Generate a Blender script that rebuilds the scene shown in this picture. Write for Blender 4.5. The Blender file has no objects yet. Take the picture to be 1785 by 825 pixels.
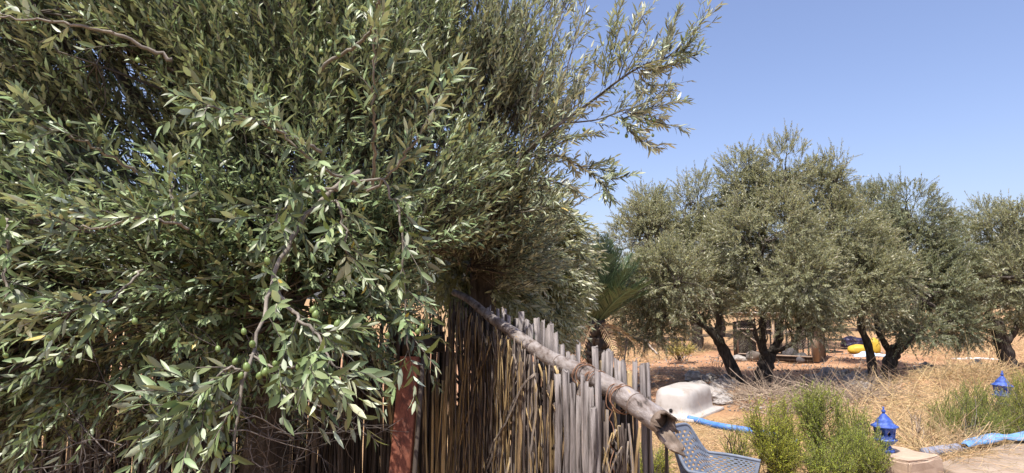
import bpy, math, random
import numpy as np
from mathutils import Vector, Matrix
R = math.radians
rng = np.random.default_rng(11)
random.seed(5)
scene = bpy.context.scene
COL = scene.collection

# ------------------------------------------------------------------ camera
F, CX, CY, PITCH, H = 1064.0, 892.5, 412.5, R(5.8), 1.9
cam_d = bpy.data.cameras.new('camera'); cam = bpy.data.objects.new('camera', cam_d); COL.objects.link(cam)
cam.location = (0, 0, H); cam.rotation_euler = (R(90) + PITCH, 0, 0)
cam_d.sensor_width = 36; cam_d.lens = F / 1785 * 36; cam_d.clip_end = 3000; cam_d.clip_start = 0.05
scene.camera = cam
# ------------------------------------------------------------------ sky and sun
SUN_EL, SUN_AZ = R(66), math.atan2(-0.52, -0.86)     # azimuth from +Y clockwise: behind the camera, to the left
world = bpy.data.worlds.new('World'); scene.world = world; world.use_nodes = True
nt = world.node_tree; bg = nt.nodes['Background']
sky = nt.nodes.new('ShaderNodeTexSky'); sky.sky_type = 'NISHITA'; sky.sun_disc = False
sky.sun_elevation = SUN_EL; sky.sun_rotation = SUN_AZ
sky.air_density = 1.0; sky.dust_density = 3.2; sky.ozone_density = 2.0; sky.altitude = 300
tint = nt.nodes.new('ShaderNodeMix'); tint.data_type = 'RGBA'; tint.blend_type = 'MULTIPLY'; tint.inputs['Factor'].default_value = 1; tint.inputs['B'].default_value = (1.07, .985, 1.07, 1)
nt.links.new(sky.outputs[0], tint.inputs['A']); nt.links.new(tint.outputs['Result'], bg.inputs[0]); bg.inputs[1].default_value = 0.15
sun_d = bpy.data.lights.new('sun', 'SUN'); sun = bpy.data.objects.new('sun', sun_d); COL.objects.link(sun)
sun_d.energy = 5.0; sun_d.angle = R(0.53); sun_d.color = (1.0, 0.94, 0.85)
sd = Vector((math.sin(SUN_AZ) * math.cos(SUN_EL), math.cos(SUN_AZ) * math.cos(SUN_EL), math.sin(SUN_EL)))
sun.rotation_euler = sd.to_track_quat('Z', 'Y').to_euler(); sun.location = sd * 40
scene.view_settings.view_transform = 'Standard'; scene.view_settings.look = 'None'
scene.view_settings.exposure = 0.55; scene.view_settings.gamma = 1
scene.render.engine = 'CYCLES'
scene.cycles.max_bounces = 6; scene.cycles.diffuse_bounces = 1; scene.cycles.transmission_bounces = 3
scene.cycles.use_denoising = True

# ------------------------------------------------------------------ helpers
CAM = np.array([0, 0, H]); cP, sP = math.cos(PITCH), math.sin(PITCH)
def ray(px, py):
    x = (px - CX) / F; v = (CY - py) / F
    return np.array([x, cP - v * sP, sP + v * cP])
def at(px, py, Y):
    r = ray(px, py); return CAM + r * (Y / r[1])
MOUNDS = [(9.3, 12.4, .42, 1.5, .8), (8.0, 12.2, .10, .9, .5), (4.6, 11.0, .10, 1.0, .6), (5.6, 11.0, .14, 1.1, .6),
          (7.0, 10.2, .16, 1.6, 1.0), (10.8, 15.5, .22, 2.4, .8), (12.4, 14.6, .3, 1.2, .8), (3.4, 12.6, .12, 1.2, .6)]
def height(x, y):
    x = np.asarray(x, float); y = np.asarray(y, float)
    h = .025 * np.sin(x * 1.3 + .5) * np.sin(y * 1.1) + .015 * np.sin(x * 3.1 + y * 2.3) + .01 * np.sin(x * 7.3 - y * 5.1)
    for mx, my, a, sx, sy in MOUNDS:
        h = h + a * np.exp(-((x - mx) / sx) ** 2 - ((y - my) / sy) ** 2)
    far = np.clip((y - 24) / 60, 0, 1)
    return h + far * 1.2
def ground(px, py):
    z = 0.0
    for _ in range(4):
        r = ray(px, py); t = (z - H) / r[2]; p = CAM + r * t; z = float(height(p[0], p[1]))
    return np.array([p[0], p[1], z])
def nrm(a): return a / np.maximum(np.linalg.norm(a, axis=-1, keepdims=True), 1e-9)

class MB:
    def __init__(s): s.v = []; s.f = []; s.n = 0
    def add(s, v, f):
        v = np.asarray(v, float).reshape(-1, 3); f = np.asarray(f, int)
        s.v.append(v); s.f.append((f + s.n)); s.n += len(v); return s
    def bulk_quads(s, V):                       # V (N,k,4,3)->separate handled by caller
        pass
    def merge(s, other, idx=1):
        if not other.v: return s
        if not hasattr(s, 'mi'): s.mi = [0] * len(s.f)
        for f in other.f: s.f.append(f + s.n); s.mi.append(idx)
        s.v += other.v; s.n += other.n; return s
    def build(s, name, mat=None, parent=None, smooth=False, origin=None):
        me = bpy.data.meshes.new(name)
        V = np.concatenate(s.v)
        if parent is not None: V = V - np.array(parent.location)
        elif origin is not None: V = V - np.asarray(origin)
        loops = np.concatenate([f.ravel() for f in s.f])
        tot = np.concatenate([np.full(len(f), f.shape[1]) for f in s.f])
        st = np.concatenate([[0], np.cumsum(tot)[:-1]])
        me.vertices.add(len(V)); me.vertices.foreach_set('co', V.ravel().astype(np.float32))
        me.loops.add(len(loops)); me.loops.foreach_set('vertex_index', loops.astype(np.int32))
        me.polygons.add(len(tot)); me.polygons.foreach_set('loop_start', st.astype(np.int32)); me.polygons.foreach_set('loop_total', tot.astype(np.int32))
        if smooth: me.polygons.foreach_set('use_smooth', np.ones(len(tot), bool))
        me.update(calc_edges=True)
        for m_ in (mat if isinstance(mat, (list, tuple)) else [mat]):
            if m_: me.materials.append(m_)
        if hasattr(s, 'mi'): me.polygons.foreach_set('material_index', np.concatenate([np.full(len(f), i) for f, i in zip(s.f, s.mi)]).astype(np.int32))
        o = bpy.data.objects.new(name, me); COL.objects.link(o)
        if parent is not None: o.parent = parent
        elif origin is not None: o.location = tuple(origin)
        return o
    # ---- shapes
    def tube(s, pts, rad, n=8, caps=True):
        pts = np.asarray(pts, float); m = len(pts); rad = np.broadcast_to(np.asarray(rad, float), (m,))
        t = nrm(np.gradient(pts, axis=0)); ref = np.array([0., 0, 1]) if abs(t[0][2]) < .9 else np.array([1., 0, 0])
        a = nrm(np.cross(t[0], ref)); rings = []
        for i in range(m):
            a = a - t[i] * np.dot(a, t[i]); a = nrm(a); b = np.cross(t[i], a)
            th = np.arange(n) * 2 * np.pi / n
            rings.append(pts[i] + rad[i] * (np.cos(th)[:, None] * a + np.sin(th)[:, None] * b))
        V = np.concatenate(rings); q = []
        for i in range(m - 1):
            for j in range(n):
                k = (j + 1) % n; q.append((i * n + j, i * n + k, (i + 1) * n + k, (i + 1) * n + j))
        s.add(V, q)
        if caps:
            c = np.array([pts[0], pts[-1]]); b0 = s.n - len(V)
            s.v.append(c); i0 = s.n; s.n += 2
            tri = [(i0, b0 + (j + 1) % n, b0 + j) for j in range(n)] + [(i0 + 1, b0 + (m - 1) * n + j, b0 + (m - 1) * n + (j + 1) % n) for j in range(n)]
            s.f.append(np.array(tri))
        return s
    def box(s, c, size, M=None):
        x, y, z = np.array(size) / 2
        v = np.array([(-x, -y, -z), (x, -y, -z), (x, y, -z), (-x, y, -z), (-x, -y, z), (x, -y, z), (x, y, z), (-x, y, z)])
        if M is not None: v = v @ np.array(M).T
        return s.add(v + np.array(c), [(0, 3, 2, 1), (4, 5, 6, 7), (0, 1, 5, 4), (1, 2, 6, 5), (2, 3, 7, 6), (3, 0, 4, 7)])
    def bar(s, p, q, w, h, up=(0, 0, 1)):
        p = np.array(p, float); q = np.array(q, float); t = nrm(q - p); a = np.cross(t, np.array(up, float))
        a = nrm(a); b = np.cross(a, t); M = np.stack([t, a, b], 1)
        return s.box((p + q) / 2, (np.linalg.norm(q - p), w, h), M)
    def lathe(s, prof, c, n=24, sq=None):
        prof = np.asarray(prof, float); th = np.arange(n) * 2 * np.pi / n; m = len(prof)
        V = np.concatenate([np.stack([r * np.cos(th), r * np.sin(th), np.full(n, z)], 1) for r, z in prof]) + np.array(c)
        q = [(i * n + j, i * n + (j + 1) % n, (i + 1) * n + (j + 1) % n, (i + 1) * n + j) for i in range(m - 1) for j in range(n)]
        return s.add(V, q)

def tubes_bulk(mb, P, rad, n=3):                # P (T,S,3), rad (T,S)
    T, S, _ = P.shape
    if T == 0: return
    t = nrm(np.gradient(P, axis=1)); ref = np.array([.31, .17, .93])
    a = nrm(np.cross(t, ref)); b = np.cross(t, a)
    th = np.arange(n) * 2 * np.pi / n
    V = P[:, :, None, :] + rad[:, :, None, None] * (np.cos(th)[None, None, :, None] * a[:, :, None, :] + np.sin(th)[None, None, :, None] * b[:, :, None, :])
    base = np.arange(T)[:, None, None] * (S * n); i = np.arange(S - 1)[None, :, None] * n; j = np.arange(n)[None, None, :]; k = (j + 1) % n
    q = np.stack([base + i + j, base + i + k, base + i + n + k, base + i + n + j], -1).reshape(-1, 4)
    mb.add(V.reshape(-1, 3), q)

def leaves_bulk(mb, p, d, nn, L, W, simple=False, curl=None, fold=.25):
    N = len(p)
    nn = nrm(nn - d * np.sum(nn * d, 1, keepdims=True)); s = np.cross(d, nn)
    if simple:
        V = np.stack([p, p + d * (L * .5)[:, None] + s * (W / 2)[:, None] , p + d * L[:, None] - nn * (L * .08)[:, None], p + d * (L * .5)[:, None] - s * (W / 2)[:, None]], 1)
        mb.add(V.reshape(-1, 3), np.arange(N * 4).reshape(N, 4)); return
    ts = np.array([0, .28, .66, 1.0]); ws = np.array([.10, .92, .85, .03])
    if curl is None: curl = np.zeros(N)
    vs = []
    for t, w in zip(ts, ws):
        c = p + d * (L * t)[:, None] - nn * (curl * L * t * t)[:, None]
        side = s * (W / 2 * w)[:, None]; lift = nn * (W * .5 * w * fold)[:, None]
        vs += [c - side + lift, c, c + side + lift]
    V = np.stack(vs, 1); b = (np.arange(N) * 12)[:, None]
    q = []
    for i in range(3):
        for j in range(2):
            q.append(np.stack([b[:, 0] + i * 3 + j, b[:, 0] + i * 3 + j + 1, b[:, 0] + i * 3 + j + 4, b[:, 0] + i * 3 + j + 3], 1))
    mb.add(V.reshape(-1, 3), np.concatenate(q))

def twigs_leaves(leaf_mb, wood_mb, base, dirs, length, pairs, Lr, Wr, simple=False, droop=0.15, spread=(28, 62), bare=.1, rad=.0022, S=4, upmix=.5, tipboost=True):
    """twigs in bulk: curved stems with opposite pairs of leaves"""
    T = len(base)
    if T == 0: return None
    d0 = nrm(dirs); side = nrm(np.cross(d0, rng.normal(size=(T, 3))))
    dr = np.broadcast_to(np.asarray(droop, float), (T,))[:, None]
    bend = side * rng.uniform(-.18, .18, (T, 1)) - np.array([0, 0, 1.]) * dr
    def pos(t): return base[:, None, :] + length[:, None, None] * (d0[:, None, :] * t[..., None] + bend[:, None, :] * (t ** 2)[..., None])
    def tan(t): return nrm(d0[:, None, :] + 2 * bend[:, None, :] * t[..., None])
    ts = np.broadcast_to(np.linspace(0, 1, S), (T, S))
    if wood_mb is not None:
        tubes_bulk(wood_mb, pos(ts), np.broadcast_to(np.linspace(1, .45, S), (T, S)) * rad, 3)
    M = pairs
    t = bare + (1 - bare) * (np.arange(M)[None, :] + rng.uniform(-.25, .25, (T, M)) + .5) / M
    t = np.clip(t, 0, 1); P = pos(t); tg = tan(t)
    a = nrm(np.cross(tg, side[:, None, :] + 0.01)); b = np.cross(tg, a)
    ph = (np.arange(M)[None, :] % 2) * (np.pi / 2) + rng.uniform(0, np.pi, (T, 1)) + rng.normal(0, .3, (T, M))
    for sgn in (0, np.pi):
        q = ph + sgn
        out = np.cos(q)[..., None] * a + np.sin(q)[..., None] * b
        ang = np.radians(rng.uniform(spread[0], spread[1], (T, M))) * (1 - .45 * t ** 2)
        d = nrm(np.cos(ang)[..., None] * tg + np.sin(ang)[..., None] * out + rng.normal(0, .10, (T, M, 3)) - np.array([0, 0, .10]))
        nn = tg + np.array([0, 0, upmix]) + rng.normal(0, .25, (T, M, 3))
        L = rng.uniform(Lr[0], Lr[1], (T, M)) * (1 - .35 * t ** 4); W = L * rng.uniform(Wr[0], Wr[1], (T, M))
        keep = rng.random((T, M)) < .93
        leaves_bulk(leaf_mb, P[keep], d[keep], nn[keep], L[keep], W[keep], simple, rng.normal(.10, .16, keep.sum()))
    return pos

def empty(name, loc):
    o = bpy.data.objects.new(name, None); COL.objects.link(o); o.location = tuple(float(c) for c in loc); o.empty_display_size = .2; return o
def tag(o, label=None, cat=None, group=None, kind=None):
    if label: o['label'] = label
    if cat: o['category'] = cat
    if group: o['group'] = group
    if kind: o['kind'] = kind
    return o
def copy_tree(o, parent=None):
    c = o.copy(); COL.objects.link(c); c.parent = parent
    for ch in list(o.children): copy_tree(ch, c)
    return c
def spline(pts, n):
    pts = np.asarray(pts, float); m = len(pts)
    if m == 2: return pts[0] + (pts[1] - pts[0]) * np.linspace(0, 1, n)[:, None]
    out = []; u = np.linspace(0, m - 1, n)
    for x in u:
        i = min(int(x), m - 2); f = x - i
        p0, p1, p2, p3 = pts[max(i - 1, 0)], pts[i], pts[i + 1], pts[min(i + 2, m - 1)]
        out.append(.5 * ((2 * p1) + (-p0 + p2) * f + (2 * p0 - 5 * p1 + 4 * p2 - p3) * f * f + (-p0 + 3 * p1 - 3 * p2 + p3) * f ** 3))
    return np.array(out)

# ------------------------------------------------------------------ materials
def newmat(name):
    m = bpy.data.materials.new(name); m.use_nodes = True; t = m.node_tree; return m, t, t.nodes['Principled BSDF']
def mat(name, stops, scale=8, rough=.8, bump=.3, stretch=(1, 1, 1), detail=6, spec=.3, island=.0, metal=0, bscale=None, bdist=.01, rough_noise=.55):
    m, t, p = newmat(name); N = t.nodes.new; L = t.links.new
    tc = N('ShaderNodeTexCoord'); mp = N('ShaderNodeMapping'); mp.inputs['Scale'].default_value = stretch; L(tc.outputs['Object'], mp.inputs[0])
    no = N('ShaderNodeTexNoise'); no.inputs['Scale'].default_value = scale; no.inputs['Detail'].default_value = detail; no.inputs['Roughness'].default_value = rough_noise; L(mp.outputs[0], no.inputs[0])
    rp = N('ShaderNodeValToRGB'); e = rp.color_ramp.elements
    n = len(stops)
    for i, c in enumerate(stops):
        if isinstance(c[0], (tuple, list)): pos, c = c[1], c[0]
        else: pos = .3 + .4 * i / max(n - 1, 1)
        el = e[i] if i < 2 else e.new(pos)
        el.position = pos; el.color = (*c, 1)
    fac = no.outputs['Fac']
    if island:
        g = N('ShaderNodeNewGeometry'); ma = N('ShaderNodeMath'); ma.operation = 'MULTIPLY_ADD'; ma.inputs[1].default_value = island
        L(g.outputs['Random Per Island'], ma.inputs[0]); sb = N('ShaderNodeMath'); sb.operation = 'SUBTRACT'; sb.inputs[1].default_value = island / 2
        L(fac, sb.inputs[0]); L(sb.outputs[0], ma.inputs[2]); fac = ma.outputs[0]
    L(fac, rp.inputs[0]); L(rp.outputs[0], p.inputs['Base Color'])
    p.inputs['Roughness'].default_value = rough; p.inputs['Specular IOR Level'].default_value = spec; p.inputs['Metallic'].default_value = metal
    if bump:
        b = N('ShaderNodeBump'); b.inputs['Strength'].default_value = bump; b.inputs['Distance'].default_value = bdist
        n2 = N('ShaderNodeTexNoise'); n2.inputs['Scale'].default_value = bscale or scale * 3; n2.inputs['Detail'].default_value = 8; n2.inputs['Roughness'].default_value = .65; L(mp.outputs[0], n2.inputs[0])
        L(n2.outputs['Fac'], b.inputs['Height']); L(b.outputs[0], p.inputs['Normal'])
    return m
def leafmat(name, top, under, vary=.5, transl=.22, odd=None, oddp=.985, rough=.42, spec=.45, tcol=None):
    m, t, p = newmat(name); N = t.nodes.new; L = t.links.new
    g = N('ShaderNodeNewGeometry'); mx = N('ShaderNodeMix'); mx.data_type = 'RGBA'
    mx.inputs['A'].default_value = (*top, 1); mx.inputs['B'].default_value = (*under, 1); L(g.outputs['Backfacing'], mx.inputs['Factor'])
    hs = N('ShaderNodeHueSaturation'); mr = N('ShaderNodeMapRange'); mr.inputs['To Min'].default_value = 1 - vary * .8; mr.inputs['To Max'].default_value = 1 + vary * 1.1
    L(g.outputs['Random Per Island'], mr.inputs[0]); L(mr.outputs[0], hs.inputs['Value']); L(mx.outputs['Result'], hs.inputs['Color'])
    wn = N('ShaderNodeTexWhiteNoise'); wn.noise_dimensions = '1D'; L(g.outputs['Random Per Island'], wn.inputs['W'])
    mh = N('ShaderNodeMapRange'); mh.inputs['To Min'].default_value = .475; mh.inputs['To Max'].default_value = .515; L(wn.outputs['Value'], mh.inputs[0]); L(mh.outputs[0], hs.inputs['Hue'])
    col = hs.outputs[0]
    if odd:
        gt = N('ShaderNodeMath'); gt.operation = 'GREATER_THAN'; gt.inputs[1].default_value = oddp; L(wn.outputs['Value'], gt.inputs[0])
        m2 = N('ShaderNodeMix'); m2.data_type = 'RGBA'; m2.inputs['B'].default_value = (*odd, 1); L(gt.outputs[0], m2.inputs['Factor']); L(col, m2.inputs['A']); col = m2.outputs['Result']
    L(col, p.inputs['Base Color']); p.inputs['Roughness'].default_value = rough; p.inputs['Specular IOR Level'].default_value = spec
    tr = N('ShaderNodeBsdfTranslucent'); tm = N('ShaderNodeMix'); tm.data_type = 'RGBA'; tm.blend_type = 'MULTIPLY'; tm.inputs['Factor'].default_value = 1
    L(col, tm.inputs['A']); tm.inputs['B'].default_value = (*(tcol or (1.1, 1.15, .55)), 1); L(tm.outputs['Result'], tr.inputs[0])
    ms = N('ShaderNodeMixShader'); ms.inputs[0].default_value = transl; L(p.outputs[0], ms.inputs[1]); L(tr.outputs[0], ms.inputs[2])
    L(ms.outputs[0], t.nodes['Material Output'].inputs['Surface'])
    return m
M = {}
M['near_leaf'] = leafmat('near_leaf', (.128, .176, .074), (.35, .40, .275), .75, .10, (.45, .36, .08), .996, .44, .6, tcol=(.9, 1.1, .55))
M['near_leaf2'] = leafmat('near_leaf2', (.175, .21, .125), (.44, .475, .37), .7, .12, (.45, .33, .08), .9965, .46, .55, tcol=(1.0, 1.1, .55))
M['silver_leaf'] = leafmat('silver_leaf', (.27, .29, .17), (.56, .56, .46), .4, .22)
M['far_leaf'] = leafmat('far_leaf', (.19, .20, .11), (.46, .45, .33), .5, .2)
M['far_leaf_b'] = leafmat('far_leaf_b', (.145, .165, .09), (.38, .38, .28), .5, .2)
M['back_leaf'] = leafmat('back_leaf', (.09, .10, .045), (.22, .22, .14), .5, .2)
M['palm_leaf'] = leafmat('palm_leaf', (.055, .09, .04), (.08, .11, .055), .5, .1, tcol=(.8, 1.1, .5))
M['dead_leaf'] = leafmat('dead_leaf', (.42, .30, .17), (.42, .30, .17), .4, .2, rough=.7, spec=.2)
M['bush_leaf'] = leafmat('bush_leaf', (.34, .38, .05), (.38, .40, .09), .5, .28, rough=.6, spec=.25)
M['bush_leaf_b'] = leafmat('bush_leaf_b', (.28, .34, .06), (.33, .37, .09), .5, .28, rough=.6, spec=.25)
M['dry_shrub'] = leafmat('dry_shrub', (.42, .36, .12), (.42, .36, .14), .4, .25, rough=.7)
M['straw'] = leafmat('straw', (.66, .50, .26), (.66, .50, .26), .4, .2, (.3, .23, .14), .85, rough=.6, spec=.3, tcol=(1, .9, .6))
M['twig'] = mat('twig', [(.05, .043, .036), (.16, .14, .115)], 30, .85, 0, island=.6)
M['pale_branch'] = mat('pale_branch', [(.13, .115, .095), (.27, .24, .20)], 25, .8, .4, (1, 1, 1), island=.2)
M['bark'] = mat('bark', [(.022, .018, .015), (.07, .058, .047), (.14, .12, .10)], 24, .92, 1.0, (1, 1, .25), bdist=.03)
M['dark_twig'] = mat('dark_twig', [(.045, .038, .033), (.15, .13, .115)], 30, .85, 0, island=.7)
M['brush'] = mat('brush', [(.20, .15, .11), (.46, .36, .26)], 14, .9, 0, island=.7)
M['olive_fruit'] = mat('olive_fruit', [(.13, .19, .055), (.18, .25, .08)], 60, .38, .08, spec=.45)
M['soil'] = None

def soil_material():
    m, t, p = newmat('soil'); N = t.nodes.new; L = t.links.new
    tc = N('ShaderNodeTexCoord')
    def noise(s, d=8, r=.6):
        n = N('ShaderNodeTexNoise'); n.inputs['Scale'].default_value = s; n.inputs['Detail'].default_value = d; n.inputs['Roughness'].default_value = r; L(tc.outputs['Object'], n.inputs[0]); return n.outputs['Fac']
    def ramp(f, st):
        r = N('ShaderNodeValToRGB'); e = r.color_ramp.elements
        for i, (pos, c) in enumerate(st):
            el = e[i] if i < 2 else e.new(pos)
            el.position = pos; el.color = (*c, 1)
        L(f, r.inputs[0]); return r.outputs[0]
    soil = ramp(noise(1.1), [(.3, (.28, .15, .085)), (.5, (.40, .225, .13)), (.72, (.48, .30, .175))])
    fine = ramp(noise(34, 6, .7), [(.32, (.55, .52, .5)), (.5, (1, 1, 1)), (.75, (1.15, 1.1, 1.05))])
    mul = N('ShaderNodeMix'); mul.data_type = 'RGBA'; mul.blend_type = 'MULTIPLY'; mul.inputs['Factor'].default_value = .8; L(soil, mul.inputs['A']); L(fine, mul.inputs['B'])
    straw = ramp(noise(16, 8, .75), [(.3, (.16, .10, .052)), (.5, (.34, .22, .11)), (.7, (.45, .315, .16))])
    # straw cover: near ground (y < 12) and far field (y > 24)
    sep = N('ShaderNodeSeparateXYZ'); L(tc.outputs['Object'], sep.inputs[0])
    mr1 = N('ShaderNodeMapRange'); mr1.inputs['From Min'].default_value = 12.3; mr1.inputs['From Max'].default_value = 9.3; L(sep.outputs['Y'], mr1.inputs[0])
    mr2 = N('ShaderNodeMapRange'); mr2.inputs['From Min'].default_value = 20; mr2.inputs['From Max'].default_value = 30; L(sep.outputs['Y'], mr2.inputs[0])
    ad = N('ShaderNodeMath'); ad.operation = 'ADD'; ad.use_clamp = True; L(mr1.outputs[0], ad.inputs[0]); L(mr2.outputs[0], ad.inputs[1])
    ma = N('ShaderNodeMath'); ma.operation = 'MULTIPLY_ADD'; ma.inputs[1].default_value = 1.6; ma.inputs[2].default_value = -.55; L(noise(.8, 5), ma.inputs[0])
    md = N('ShaderNodeMath'); md.operation = 'ADD'; md.use_clamp = True; L(ma.outputs[0], md.inputs[0])
    m3 = N('ShaderNodeMath'); m3.operation = 'MULTIPLY_ADD'; m3.inputs[1].default_value = .9; m3.inputs[2].default_value = -.3; L(ad.outputs[0], m3.inputs[0]); L(m3.outputs[0], md.inputs[1])
    mx = N('ShaderNodeMix'); mx.data_type = 'RGBA'; L(md.outputs[0], mx.inputs['Factor']); L(mul.outputs['Result'], mx.inputs['A']); L(straw, mx.inputs['B'])
    L(mx.outputs['Result'], p.inputs['Base Color']); p.inputs['Roughness'].default_value = .95; p.inputs['Specular IOR Level'].default_value = .15
    b = N('ShaderNodeBump'); b.inputs['Strength'].default_value = .8; b.inputs['Distance'].default_value = .03; L(noise(22, 10, .7), b.inputs['Height']); L(b.outputs[0], p.inputs['Normal'])
    return m
M['soil'] = soil_material()
M['concrete'] = mat('concrete', [(.25, .19, .14), (.34, .265, .20), (.39, .31, .24)], 4, .9, .5, bscale=60, bdist=.005)
M['plaster'] = mat('plaster', [(.36, .26, .19), (.47, .36, .27)], 7, .9, .5, bscale=40, bdist=.006)
M['cane'] = mat('cane', [((.03, .022, .018), .28), ((.085, .066, .057), .42), ((.165, .138, .122), .56), ((.25, .215, .19), .64), ((.36, .265, .13), .71)], 110, .7, .8, (1, 1, .06), island=.45, bdist=.004)
M['cane_light'] = mat('cane_light', [((.06, .042, .03), .3), ((.22, .15, .08), .42), ((.38, .275, .13), .55), ((.46, .355, .19), .7)], 100, .7, .6, (1, 1, .06), island=.3, bdist=.004)
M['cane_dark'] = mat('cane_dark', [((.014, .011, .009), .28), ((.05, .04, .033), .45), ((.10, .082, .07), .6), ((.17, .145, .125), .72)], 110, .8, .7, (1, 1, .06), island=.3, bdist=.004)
M['stake'] = mat('stake', [((.04, .032, .029), .37), ((.15, .132, .125), .44), ((.25, .225, .215), .55), ((.33, .30, .285), .66), ((.34, .25, .15), .74)], 95, .8, 1.0, (1, 1, .05), island=.12, bdist=.006)
M['rail'] = mat('rail', [((.05, .04, .035), .32), ((.17, .14, .125), .41), ((.26, .235, .225), .55), ((.31, .28, .265), .64), ((.40, .28, .16), .73)], 42, .66, .9, (1, .16, 1), bdist=.005)
M['rail_inner'] = mat('rail_inner', [(.06, .045, .035), (.17, .13, .10), (.30, .25, .21)], 34, .8, .8, (1, .2, 1))
M['dark_ring'] = mat('dark_ring', [(.07, .05, .04), (.2, .15, .12)], 40, .9, .3)
M['rust'] = mat('rust', [((.035, .018, .013), .34), ((.10, .034, .02), .44), ((.16, .052, .028), .54), ((.20, .075, .042), .62), ((.30, .19, .15), .74)], 26, .8, 1.0, (1, 1, .35), detail=12, rough_noise=.75, bdist=.004)
M['wire'] = mat('wire', [(.12, .06, .035), (.28, .16, .10)], 40, .7, 0)
M['dark_wood'] = mat('dark_wood', [(.03, .024, .02), (.09, .07, .055)], 14, .9, .6, (1, 1, .2))
M['grey_board'] = mat('grey_board', [(.24, .18, .13), (.40, .31, .24)], 10, .9, .5, (1, 1, .12), island=.4)
M['white_enamel'] = mat('white_enamel', [((.31, .275, .235), .32), ((.40, .37, .335), .44), ((.45, .425, .39), .58)], 5, .42, .08, (1, 1, 1), spec=.4, bscale=14, bdist=.004)
M['hole'] = mat('hole', [(.01, .01, .01), (.015, .013, .012)], 5, .9, 0)
M['blue_pipe'] = mat('blue_pipe', [(.05, .15, .42), (.12, .27, .58)], 9, .5, .1)
M['blue_hose'] = mat('blue_hose', [(.10, .24, .48), (.2, .36, .58)], 6, .6, .2)
M['grey_pipe'] = mat('grey_pipe', [(.16, .17, .22), (.26, .27, .32)], 6, .6, .2)
M['chair_plastic'] = mat('chair_plastic', [(.125, .15, .20), (.18, .21, .265)], 18, .55, .15)
M['blue_paint'] = mat('blue_paint', [((.025, .05, .20), .3), ((.035, .085, .36), .48), ((.075, .14, .42), .6), ((.16, .18, .28), .75)], 18, .6, .3, spec=.4)
M['stone'] = mat('stone', [(.13, .115, .10), (.25, .23, .21), (.38, .355, .33)], 5, .92, .8, island=.5, bscale=25)
M['stone_dark'] = mat('stone_dark', [(.10, .085, .075), (.2, .175, .155)], 5, .92, .8)
M['mesh_wire'] = mat('mesh_wire', [(.25, .22, .19), (.35, .31, .27)], 9, .7, 0)
M['iron'] = mat('iron', [(.02, .018, .016), (.07, .05, .04)], 12, .7, .2)
M['roof_sheet'] = mat('roof_sheet', [(.45, .40, .33), (.62, .57, .5)], 4, .6, .3)
M['white_post'] = mat('white_post', [(.38, .34, .29), (.58, .53, .47)], 10, .8, .3)
M['yellow'] = mat('yellow', [(.45, .30, .03), (.60, .43, .06)], 5, .5, .3)
M['blue_sheet'] = mat('blue_sheet', [(.35, .5, .75), (.6, .68, .8)], 5, .6, .5)
M['violet'] = mat('violet', [(.018, .016, .035), (.07, .06, .13)], 6, .5, .6)
M['red'] = mat('red', [(.5, .06, .05), (.65, .12, .09)], 6, .5, .3)
M['white_bag'] = mat('white_bag', [(.55, .55, .58), (.78, .78, .78)], 8, .6, .6)
M['grey_sack'] = mat('grey_sack', [(.09, .09, .10), (.19, .19, .2)], 8, .8, .6)
M['orange_clay'] = mat('orange_clay', [(.4, .16, .06), (.52, .24, .1)], 8, .9, .4)

# ------------------------------------------------------------------ setting
def make_ground():
    xs = np.concatenate([np.linspace(-200, -12, 20)[:-1], np.linspace(-12, 30, 260), np.linspace(30, 260, 24)[1:]])
    ys = np.concatenate([np.linspace(-30, 0, 6)[:-1], np.linspace(0, 30, 220), np.linspace(30, 700, 40)[1:]])
    X, Y = np.meshgrid(xs, ys); Z = height(X, Y)
    nx, ny = len(xs), len(ys)
    i = (np.arange(ny - 1)[:, None] * nx + np.arange(nx - 1)[None, :]).ravel()
    mb = MB().add(np.stack([X, Y, Z], -1).reshape(-1, 3), np.stack([i, i + 1, i + nx + 1, i + nx], 1))
    o = mb.build('ground', M['soil'], smooth=True); tag(o, kind='structure')
make_ground()
def make_path():
    # concrete slab at the lower right, 9 cm above the soil with a bevelled edge
    edge = [(4.5, 5.2), (4.7, 6.2), *[tuple(ground(a, b)[:2]) for a, b in ((1632, 826), (1655, 808), (1700, 795), (1750, 786), (1800, 776), (1850, 766))], (11, 9.8), (16, 9), (16, 3), (4.4, 3)]
    P = np.array(edge); n = len(P); top = .08; c = P.mean(0); inn = P + nrm(c - P) * .02
    v = [(*p, -.1) for p in P] + [(*p, top - .02) for p in P] + [(*p, top) for p in inn]
    q = [(k * n + i, k * n + (i + 1) % n, (k + 1) * n + (i + 1) % n, (k + 1) * n + i) for k in (0, 1) for i in range(n)]
    q = [(a, b, c2, d)[::-1] for a, b, c2, d in q]
    mb = MB().add(v, q); 
    f = np.array([list(range(2 * n, 3 * n))[::-1]]); mb.f.append(f)
    o = mb.build('concrete_path', M['concrete']); tag(o, kind='structure')
make_path()

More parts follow.
